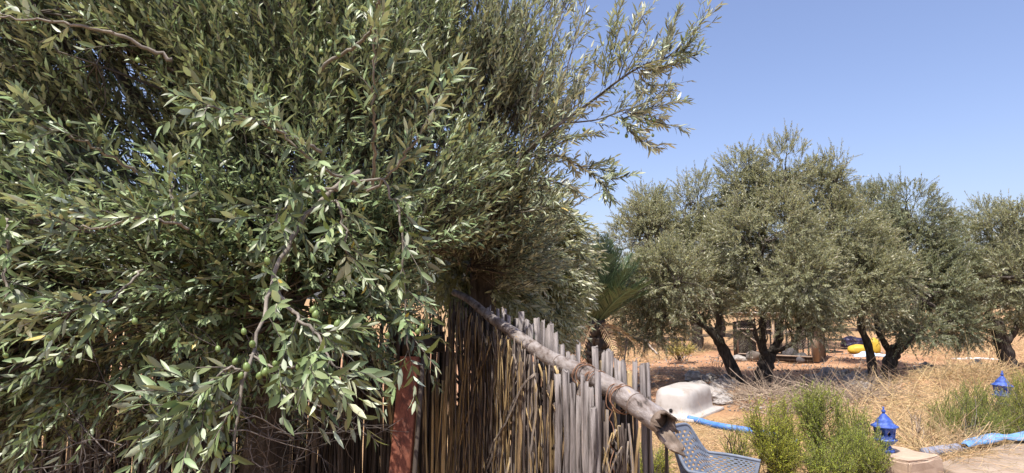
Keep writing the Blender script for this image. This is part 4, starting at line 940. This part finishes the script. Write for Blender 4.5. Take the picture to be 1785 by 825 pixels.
# a loose splinter along the underside and the rusty ties
mb = MB(); strip(mb, P[-22] - np.array([0, 0, .035]) + fnor * .03, P[-1] + ax * .03 + fnor * .042 - np.array([0, 0, .02]), .02, .005, n=8); mb.build('splinter', M['stake'], fence)
for px, py in ((1040, 690), (1082, 718), (1018, 668)):
    c0 = on_fence(px, py, 0); u0 = float(along(c0)) / FL; c0 = rA + (rB - rA) * u0; r0 = float(np.interp(u0, t, rad)) * 1.1; pts = []
    for i in range(70):
        a = i * .32; pts.append(c0 + fdir * (.02 * math.sin(a * .37 + px)) + (r0 + .003 + .006 * math.sin(a * 1.7) ** 2) * (math.cos(a) * fnor + math.sin(a) * np.array([0, 0, 1.])))
    e = pts[-1]
    for i in range(26): e = e + np.array([.006 * math.sin(i * .9 + px), -.004 * math.cos(i * .7), -.010 + .006 * math.sin(i * 1.3)]); pts.append(e)
    MB().tube(spline(pts, 200), .0019, 5).build('wire_tie', M['wire'], fence, smooth=True)

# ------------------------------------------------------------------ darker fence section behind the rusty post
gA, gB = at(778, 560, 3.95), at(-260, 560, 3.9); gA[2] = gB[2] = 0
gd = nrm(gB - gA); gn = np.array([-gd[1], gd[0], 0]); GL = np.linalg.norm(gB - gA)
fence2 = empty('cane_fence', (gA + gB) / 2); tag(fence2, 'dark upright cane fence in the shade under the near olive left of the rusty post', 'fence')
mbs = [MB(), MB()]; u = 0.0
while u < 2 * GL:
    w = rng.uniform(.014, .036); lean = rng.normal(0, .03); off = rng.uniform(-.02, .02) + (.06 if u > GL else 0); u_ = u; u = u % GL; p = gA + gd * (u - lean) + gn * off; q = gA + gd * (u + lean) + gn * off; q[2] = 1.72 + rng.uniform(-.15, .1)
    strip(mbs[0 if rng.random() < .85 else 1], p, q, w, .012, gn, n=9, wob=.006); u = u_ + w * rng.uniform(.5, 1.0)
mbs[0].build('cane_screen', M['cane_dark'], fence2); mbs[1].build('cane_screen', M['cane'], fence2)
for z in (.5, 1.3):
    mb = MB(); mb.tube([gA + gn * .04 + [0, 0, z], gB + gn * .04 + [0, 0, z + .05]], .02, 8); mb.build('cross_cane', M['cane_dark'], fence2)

# ------------------------------------------------------------------ rusty post and the board, straps behind it
def rusty_post():
    b, q = at(693, 860, 2.35), at(714, 622, 2.55); d = nrm(q - b); b = b - d * (b[2] / d[2]) ; root = empty('rusty_post', b); tag(root, 'leaning rusty steel channel post before the corner of the cane fences', 'post')
    n = 30; t = np.linspace(0, 1, n)[:, None]; pts = b + (q - b) * t; s = nrm(np.cross(d, [0, 1, 0])); s = s if s[0] > 0 else -s; f = np.cross(s, d); f = f if f[1] < 0 else -f
    w, dp, th = .040, .045, .006                      # half width, depth, thickness of the channel, web towards us
    prof = [(-w, 0), (-w + .006, .006), (w - .006, .006), (w, 0), (w, -dp), (w - th, -dp), (w - th, -th), (-w + th, -th), (-w + th, -dp), (-w, -dp)]
    V = [pts[i] + s * a * (1 + rng.normal(0, .006)) + f * (c + rng.normal(0, .0012)) for i in range(n) for a, c in prof]; k = len(prof)
    qd = [(i * k + j, i * k + (j + 1) % k, (i + 1) * k + (j + 1) % k, (i + 1) * k + j) for i in range(n - 1) for j in range(k)]
    MB().add(V, qd).build('channel', M['rust'], root)
    mb = MB(); e = (n - 1) * k
    a0, a1 = pts[0] + s * (w + .022), pts[-1] + s * (w + .016) - d * .0
    mb.tube(spline([a0, (a0 + a1) / 2, a1], 12), .009, 8); o = mb.build('rod', M['dark_wood'], root)
rusty_post()
mb = MB(); mb.bar(at(705, 603, 3.25), at(770, 598, 3.4), .05, .09); o = mb.build('plank', M['dark_wood'], origin=at(730, 595, 3.25)); tag(o, 'short dark plank nailed across the gap above the rusty post', 'plank')
# dry palm leaves stuffed in the gap behind the post
mb = MB(); gap0 = at(735, 700, 3.3)
for i in range(26):
    x0 = rng.uniform(715, 775); p = at(x0, 860, rng.uniform(3.3, 3.6)); q = at(x0 + rng.normal(0, 26), rng.uniform(610, 700), rng.uniform(3.35, 3.6)); p[2] = .0
    strip(mb, p, q, rng.uniform(.012, .028), .004, np.array([0, -1., 0]), n=8, wob=.008, twist=.8)
o = mb.build('dry_palm_leaves', M['cane_light'], origin=(gap0[0], gap0[1], 0)); tag(o, 'dry tan palm leaves stuffed in the gap behind the rusty post', 'dry leaves')

# ------------------------------------------------------------------ the near olive trees
def near_twigs(lm, wm, base, dirs, L, pairs=12, Lr=(.036, .064), droop=.10, rad=.0022, spread=(26, 60), wr=(.22, .32)):
    twigs_leaves(lm, wm, base, dirs, L, pairs, Lr, wr, False, droop, spread, .12, rad, 5, .45)
_om = None
def olive_mesh():
    global _om
    if _om: return _om
    import bmesh
    bm = bmesh.new(); bmesh.ops.create_uvsphere(bm, u_segments=14, v_segments=10, radius=1)
    for v in bm.verts: z = v.co.z; v.co = Vector((v.co.x * .0085 * (1 - .08 * z), v.co.y * .0085 * (1 - .08 * z), z * .0115))
    for f in bm.faces: f.smooth = True
    r = bmesh.ops.create_cone(bm, segments=5, radius1=.0009, radius2=.0007, depth=.012, cap_ends=False)
    for v in r['verts']: v.co.z += .017
    _om = bpy.data.meshes.new('olive'); bm.to_mesh(_om); bm.free(); _om.materials.append(M['olive_fruit']); return _om
def olive(root, p, k=1.0):
    o = bpy.data.objects.new('olive', olive_mesh()); COL.objects.link(o); o.parent = root
    o.location = tuple(np.array(p) - np.array(root.location)); o.rotation_euler = tuple(rng.normal(0, .3, 3)); s = k * rng.uniform(.7, 1.0); o.scale = (s, s, s)
def path_px(pix): return np.array([at(*p) for p in pix])
def limb_tree(mb, trunk_top, targets, r0=.05, r1=.006, per=9):
    """limbs from the trunk top to groups of twig bases: a two level fan of bent tubes"""
    ng = 16; cent = targets[rng.choice(len(targets), ng, replace=False)]
    for _ in range(5):
        lab = np.argmin(((targets[:, None] - cent[None]) ** 2).sum(-1), 1)
        cent = np.array([targets[lab == g].mean(0) if (lab == g).any() else cent[g] for g in range(ng)])
    for g in range(ng):
        c = cent[g]; mid = trunk_top * .5 + c * .5 + rng.normal(0, .08, 3); sp = spline([trunk_top, mid, c], 12); mb.tube(sp, np.linspace(r0, .012, 12), 8, caps=False)
        mem = targets[lab == g]
        if len(mem) == 0: continue
        sub = mem[rng.choice(len(mem), min(per, len(mem)), replace=False)]
        for s in sub:
            s0 = sp[rng.integers(6, 12)]; m2 = (s0 + s) / 2 + rng.normal(0, .04, 3); mb.tube(spline([s0, m2, s], 7), np.linspace(.010, .0035, 7), 6, caps=False)
        nodes = np.concatenate([sub, sp[7:]]); 
        for s in mem[:: 2]:
            k = np.argmin(((nodes - s) ** 2).sum(1)); e = nodes[k]
            if np.linalg.norm(e - s) > .02: mb.tube(spline([e, (e + s) / 2 + rng.normal(0, .02, 3), s], 4), np.linspace(.004, .0024, 4), 4, caps=False)

def olive_A():
    Y0 = 2.75; tb = at(470, 700, 3.0); tb[2] = 0.
    root = empty('olive_tree', tb); tag(root, 'big near olive tree filling the left side, hung with green olives', 'olive tree')
    spec = [(180, 160, 270, 240, .1), (480, 130, 260, 240, .2), (330, 380, 300, 190, -.1), (620, 330, 200, 210, .2), (80, 420, 240, 190, 0), (650, 480, 100, 100, -.1), (460, 500, 180, 120, -.2), (-120, 250, 260, 320, .2), (300, -120, 420, 260, .4), (640, 130, 170, 180, .5), (-60, 520, 220, 120, .1), (200, 540, 220, 90, 0), (670, 545, 90, 55, .4), (300, 620, 260, 80, .5), (20, 640, 180, 90, .4), (120, 600, 170, 80, .1), (90, 610, 190, 70, -.4), (280, 620, 140, 50, -.1), (-80, 680, 160, 80, -.3)]
    lobes = lobes_px(spec, Y0)
    p, d, rad, k = sample_lobes(lobes, 27000, .34)
    ctr = at(520, 480, Y0 + .35)
    ok = clump(p, 3.4, 2) + .6 * clump(p, 8, 5) + rng.normal(0, .16, len(p)) > -.12
    ok &= (np.linalg.norm(p - CAM, axis=1) > 1.35) & (p[:, 1] > .9)
    def pix(q):
        v = q - CAM; yy = v[:, 1] * cP + v[:, 2] * sP; zz = -v[:, 1] * sP + v[:, 2] * cP; return CX + F * v[:, 0] / yy, CY - F * zz / yy
    qx, qy = pix(p); ok &= ~((qx > 690) & (qy > 440)) & ~((qx > 600) & (qy > 590)); p, d = p[ok], d[ok]; p, d = p[:10400], d[:10400]; T = len(p)
    dirs = nrm(p - ctr) * .75 + d * .35 + np.array([0, 0, .35]) + rng.normal(0, .28, (T, 3))
    hi = p[:, 2] > 1.95; dirs[hi] = nrm(p[hi] - ctr) * .8 + d[hi] * .25 + np.array([-.12, -.12, .5]) + rng.normal(0, .26, (hi.sum(), 3)); low = p[:, 2] < 1.75; dirs[low] += np.array([0, -.25, -.75]); 
    L = rng.uniform(.20, .42, T)
    lm, wm = MB(), MB(); near_twigs(lm, wm, p[~hi], dirs[~hi], L[~hi]); near_twigs(lm, wm, p[hi], dirs[hi], L[hi] * 1.1, pairs=13, Lr=(.034, .060), droop=.04, spread=(20, 54))
    mb = MB(); tt = at(500, 560, 3.0); n = 14; sp = spline([tb - [0, 0, .1], tb + [.05, 0, .5], tb + [-.03, 0, .9], tt], n); mb.tube(sp, np.linspace(.15, .085, n) * (1 + .08 * np.sin(np.arange(n) * 2.1)), 14)
    sp2 = spline([tb + [-.02, .02, .55], at(300, 620, 3.1), at(200, 480, 3.1)], 10); mb.tube(sp2, np.linspace(.085, .04, 10), 10); mb.build('trunk', M['bark'], root, smooth=True)
    br = MB(); limb_tree(br, tt, p); br.build('limbs', M['twig'], root, smooth=True)
    # branches that can be followed in the photograph
    hb = MB()
    hero = [([(625, 300, 2.1), (590, 325, 1.95), (548, 360, 1.85), (515, 405, 1.75), (488, 455, 1.68), (468, 510, 1.62), (455, 560, 1.55), (436, 620, 1.5), (420, 690, 1.46), (412, 760, 1.44), (400, 850, 1.42)], .0085, .0022),
            ([(483, 505, 1.64), (505, 535, 1.58), (530, 565, 1.52), (560, 590, 1.5), (585, 640, 1.48)], .0055, .0025), ([(590, 328, 1.95), (540, 333, 1.85), (505, 350, 1.78), (480, 385, 1.7)], .006, .0025),
            ([(600, 325, 1.95), (660, 312, 1.9), (690, 350, 1.88), (700, 420, 1.85), (705, 520, 1.85), (712, 610, 1.84)], .005, .002), ([(560, 370, 1.85), (585, 350, 1.8), (600, 400, 1.75), (605, 440, 1.75)], .005, .002),
            ([(560, 265, 1.9), (500, 235, 1.8), (450, 210, 1.7), (400, 195, 1.62), (362, 186, 1.55)], .006, .0022), ([(640, 330, 2.0), (560, 290, 1.8), (470, 215, 1.7)], .006, .003),
            ([(420, 700, 1.46), (390, 715, 1.44), (355, 720, 1.42), (320, 722, 1.4)], .003, .0016), ([(436, 620, 1.5), (480, 640, 1.48), (530, 640, 1.46), (570, 650, 1.45)], .003, .0016), ([(430, 650, 1.48), (400, 640, 1.46), (365, 670, 1.44), (330, 690, 1.42)], .003, .0016),
            ([(300, 330, 2.0), (302, 380, 1.9), (298, 300, 1.95)], .004, .002), ([(250, 470, 1.95), (200, 520, 1.85), (160, 530, 1.75), (110, 545, 1.7)], .004, .002), ([(5, 380, 1.9), (12, 440, 1.85), (10, 520, 1.8)], .006, .004),
            ([(300, 105, 2.1), (200, 60, 2.0), (100, 40, 1.95), (0, 30, 1.9)], .008, .003), ([(560, 120, 2.3), (640, 60, 2.1), (660, 0, 1.9)], .008, .003), ([(650, 330, 2.0), (655, 240, 1.85), (650, 150, 1.75), (655, 60, 1.68)], .006, .002),
            ([(640, 340, 1.95), (700, 280, 1.85), (740, 220, 1.8), (770, 160, 1.8)], .005, .002), ([(240, 300, 1.9), (190, 270, 1.8), (120, 235, 1.7), (60, 215, 1.65)], .005, .002), ([(330, 400, 1.85), (250, 380, 1.75), (160, 400, 1.7), (90, 380, 1.65)], .005, .002)]
    bs, ds, ls, pls = [], [], [], []
    ol = []
    for pix, ra, rb in hero:
        q = spline(path_px(pix), 26); q[1:-1] += rng.normal(0, .004, (24, 3)); MB().tube(q, np.linspace(ra, rb, 26) * (1 + rng.normal(0, .07, 26)), 7).build('branch', M['pale_branch'], root, smooth=True); tg = nrm(np.gradient(q, axis=0))
        step = 2 if ra < .007 else 3
        for i in range(5, 26, step):
            o = nrm(np.cross(tg[i], rng.normal(size=3)))
            down = q[i][2] < 1.75 and ra > .002
            bs.append(q[i]); ds.append(tg[i] * .75 + o * .65 + np.array([0, -.25, -.15 if down else .25])); ls.append(rng.uniform(.09, .2))
        bs.append(q[-1]); ds.append(tg[-1]); ls.append(.14)
    near_twigs(lm, wm, np.array(bs), np.array(ds), np.array(ls), pairs=6, Lr=(.036, .068), droop=.2, rad=.0018)
    lm.merge(wm).build('crown', [M['near_leaf'], M['twig']], root, smooth=True)
    # olives: clusters along the hanging shoots and through the face of the crown
    for px, py, Y in [(430, 640, 1.45), (452, 655, 1.45), (462, 648, 1.44), (420, 655, 1.46), (490, 672, 1.44), (364, 718, 1.40), (348, 728, 1.40), (380, 608, 1.48), (552, 650, 1.44), (520, 640, 1.45), (388, 778, 1.42), (380, 790, 1.42), (400, 782, 1.42), (545, 540, 1.5), (550, 548, 1.5), (588, 565, 1.52),
                      (425, 578, 1.5), (440, 600, 1.5), (410, 630, 1.47), (480, 635, 1.45), (505, 655, 1.45), (620, 650, 1.6), (595, 592, 1.6), (560, 620, 1.5), (460, 470, 1.6), (466, 455, 1.6), (468, 380, 1.7), (585, 475, 1.72), (700, 400, 1.8), (693, 455, 1.8), (697, 466, 1.8), (665, 480, 1.85), (722, 570, 1.8), (735, 570, 1.8), (728, 578, 1.78), (693, 560, 1.8), (675, 585, 1.8), (745, 560, 1.85),
                      (345, 405, 1.9), (352, 410, 1.9), (290, 500, 1.75), (10, 620, 1.6), (105, 635, 1.6), (85, 590, 1.65), (180, 560, 1.7), (235, 560, 1.7), (345, 165, 1.95), (348, 155, 1.95), (120, 215, 1.9), (240, 105, 2.0), (560, 90, 1.9), (590, 95, 1.9), (575, 75, 1.9), (400, 235, 1.8), (362, 315, 1.85), (320, 300, 1.9), (60, 50, 2.0), (650, 100, 1.9)]:
        olive(root, at(px, py, Y))
    # loose dry sticks hanging under the crown
    wm2 = MB(); starts = [at(rng.uniform(-60, 560), rng.uniform(640, 860), rng.uniform(2.1, 3.1)) for _ in range(170)]
    for q0 in starts:
        d0 = nrm(rng.normal(size=3) * [1, .6, .6]); L = rng.uniform(.15, .4); sp = spline([q0, q0 + d0 * L * .5 + rng.normal(0, .03, 3), q0 + d0 * L], 7) + rng.normal(0, .004, (7, 3)); wm2.tube(sp, np.linspace(.0028, .001, 7), 4, caps=False)
        for k2 in range(6):
            b0 = sp[rng.integers(1, 6)]; d1 = nrm(d0 + rng.normal(0, .9, 3)); l1 = L * rng.uniform(.2, .5); wm2.tube(spline([b0, b0 + d1 * l1 * .5 + rng.normal(0, .012, 3), b0 + d1 * l1], 5), np.linspace(.0014, .0007, 5), 3, caps=False)
    wm2.build('dead_twigs', M['dark_twig'], root)['label'] = 'dead grey twigs under the crown'
olive_A()

def olive_B():
    Y0 = 3.6; tb = at(860, 560, 4.2); tb[2] = 0.
    root = empty('olive_tree', tb); tag(root, 'second near olive tree behind the cane fence reaching long shoots into the sky', 'olive tree')
    spec = [(800, 120, 150, 170, 0), (760, 300, 160, 180, 0), (880, 280, 90, 130, 0), (900, 90, 75, 130, .2), (860, 400, 110, 100, .1), (720, 30, 190, 120, .2), (740, 430, 140, 90, .2), (940, 180, 50, 70, .1), (955, 60, 55, 110, .1), (925, 260, 45, 60, 0), (815, 440, 100, 60, .4), (870, 470, 60, 50, .5), (850, 430, 70, 50, .2)]
    lobes = lobes_px(spec, Y0); p, d, rad, k = sample_lobes(lobes, 6000, .3)
    ok = clump(p, 3.2, 6) + .6 * clump(p, 7, 3) + rng.normal(0, .22, len(p)) > -.32 + .75 * np.clip((p[:, 0] + .35) / .5, 0, 1) * (p[:, 2] > 2.1); p, d = p[ok][:3700], d[ok][:3700]; T = len(p)
    ctr = at(800, 470, Y0 + .3); dirs = nrm(p - ctr) * .7 + d * .35 + np.array([.12, 0, .7]) + rng.normal(0, .22, (T, 3)); lm, wm = MB(), MB()
    near_twigs(lm, wm, p, dirs, rng.uniform(.22, .45, T), pairs=14, Lr=(.038, .064), droop=.05, spread=(16, 46), wr=(.18, .25))
    mb = MB(); tt = at(840, 440, 4.1); n = 14; mb.tube(spline([tb - [0, 0, .1], tb + [.05, 0, .6], tb + [-.04, 0, 1.2], tt], n), np.linspace(.15, .08, n), 14); mb.build('trunk', M['bark'], root, smooth=True)
    br = MB(); limb_tree(br, tt, p, r0=.045); br.build('limbs', M['twig'], root, smooth=True)
    Y = 3.1
    shoots = [([(850, 370), (875, 325), (918, 266), (974, 218), (1035, 174), (1079, 140), (1123, 113), (1162, 100), (1192, 74), (1228, 32)], .011), ([(1053, 150), (1062, 100), (1072, 55), (1082, 12)], .0035), ([(1079, 138), (1092, 100), (1108, 60), (1122, 24)], .0035), ([(1150, 106), (1165, 75), (1178, 30)], .003),
              ([(974, 216), (1040, 209), (1083, 194), (1127, 180), (1163, 150)], .005), ([(1083, 208), (1130, 190), (1184, 176)], .003), ([(1090, 195), (1140, 212), (1186, 222)], .003), ([(1083, 205), (1110, 240), (1144, 256)], .003),
              ([(918, 268), (960, 282), (996, 281), (1030, 303), (1065, 312), (1098, 306)], .0045), ([(1030, 303), (1050, 322), (1060, 338)], .0025), ([(940, 270), (985, 246), (1034, 236)], .003), ([(900, 300), (930, 180), (960, 90), (985, 0)], .006), ([(955, 230), (985, 130), (1005, 60), (1022, 0)], .005), ([(880, 320), (880, 200), (905, 100), (925, 10)], .006),
              ([(1000, 190), (1012, 140), (1030, 100)], .003), ([(870, 340), (930, 310), (975, 320), (1000, 330)], .004), ([(930, 260), (960, 200), (975, 150)], .004), ([(850, 380), (900, 372), (950, 365), (985, 372)], .004), ([(1123, 113), (1150, 118), (1175, 112)], .0025), ([(1110, 120), (1130, 148), (1165, 148)], .0025), ([(1160, 100), (1185, 92), (1205, 72)], .0025)]
    bs, ds, ls, tb_, td_, tl_ = [], [], [], [], [], []
    for pix, r in list(shoots):                          # companion shoots growing alongside, shorter
        if r < .0046:
            for _ in range(2):
                ox, oy = rng.normal(0, 16), rng.normal(0, 12); kx = rng.uniform(.62, .92); x0, y0 = pix[0]
                shoots.append(([(x0 + (x - x0) * kx + ox * (.3 + .7 * i / len(pix)), y0 + (y - y0) * kx + oy * (.3 + .7 * i / len(pix))) for i, (x, y) in enumerate(pix)], r * .8))
    for pix, r in shoots:
        m = max(10, int(sum(math.dist(pix[i], pix[i + 1]) for i in range(len(pix) - 1)) / 9)); q = spline(np.array([at(x, y, Y + .1 * math.sin(x * .05) + (.5 if x < 900 else 0)) for x, y in pix]), m); tg = nrm(np.gradient(q, axis=0))
        MB().tube(q, np.linspace(r, .0018, m), 6).build('long_shoot', M['twig'], root, smooth=True)
        thin = r < .0046
        if thin:
            for i in range(1, m - 1, 2):
                v = q[min(i + 2, m - 1)] - q[i]; tb_.append(q[i]); td_.append(v); tl_.append(np.linalg.norm(v))
            e = q[-1] - q[-2]; tb_.append(q[-1]); td_.append(e); tl_.append(.05)
        for i in range(2 if thin else 4, m - 1, 3 if thin else 1):
            o = nrm(np.cross(tg[i], rng.normal(size=3))); bs.append(q[i]); ds.append(tg[i] * .9 + o * .5 + [0, 0, .2]); ls.append(rng.uniform(.06, .13) if thin else rng.uniform(.10, .26))
    near_twigs(lm, wm, np.array(tb_), np.array(td_), np.array(tl_), pairs=3, Lr=(.042, .066), droop=0, rad=.0012, spread=(22, 48), wr=(.17, .23))
    near_twigs(lm, wm, np.array(bs), np.array(ds), np.array(ls), pairs=5, Lr=(.042, .064), droop=.0, rad=.0014, spread=(20, 46), wr=(.17, .23))
    lm.merge(wm).build('crown', [M['near_leaf2'], M['twig']], root, smooth=True)
    for px, py in [(1089, 160), (1018, 226), (1075, 214), (1078, 232), (1092, 237), (1105, 229), (1112, 230), (1128, 205), (1138, 236), (1119, 190), (1130, 215), (1140, 210)]: olive(root, at(px, py, 3.05), 1.05)
    return root
olive_B()
def olive_C():
    Y0 = 5.3; tb = at(975, 560, 5.9); tb[2] = 0.
    root = empty('olive_tree', tb); tag(root, 'low olive tree with silvery leaves drooping over the far end of the cane fence', 'olive tree')
    spec = [(900, 430, 85, 75, 0), (912, 420, 45, 50, 0), (880, 500, 95, 55, -.1), (835, 470, 70, 60, -.7), (860, 515, 60, 34, -.8), (925, 490, 50, 42, -.2), (800, 460, 80, 70, .2), (905, 370, 55, 40, .2), (945, 540, 28, 30, -.3)]
    lobes = lobes_px(spec, Y0); p, d, rad, k = sample_lobes(lobes, 3600, .3); ok = clump(p, 3.6, 9) + rng.normal(0, .25, len(p)) > -.4; p, d = p[ok][:2500], d[ok][:2500]; T = len(p)
    ctr = at(800, 420, Y0 + .4); dirs = nrm(p - ctr) * .8 + d * .3 + np.array([.35, -.1, -.05]) + rng.normal(0, .22, (T, 3)); lm, wm = MB(), MB()
    near_twigs(lm, wm, p, dirs, rng.uniform(.22, .42, T), pairs=13, Lr=(.06, .092), droop=.25, wr=(.2, .27))
    mb = MB(); tt = at(930, 480, 5.8); n = 12; mb.tube(spline([tb - [0, 0, .1], tb + [-.03, 0, .6], tb + [.02, 0, 1.2], tt], n), np.linspace(.12, .07, n), 12); mb.build('trunk', M['bark'], root, smooth=True)
    br = MB(); limb_tree(br, tt, p, r0=.04); br.build('limbs', M['twig'], root, smooth=True); lm.merge(wm).build('crown', [M['silver_leaf'], M['twig']], root, smooth=True)
olive_C()
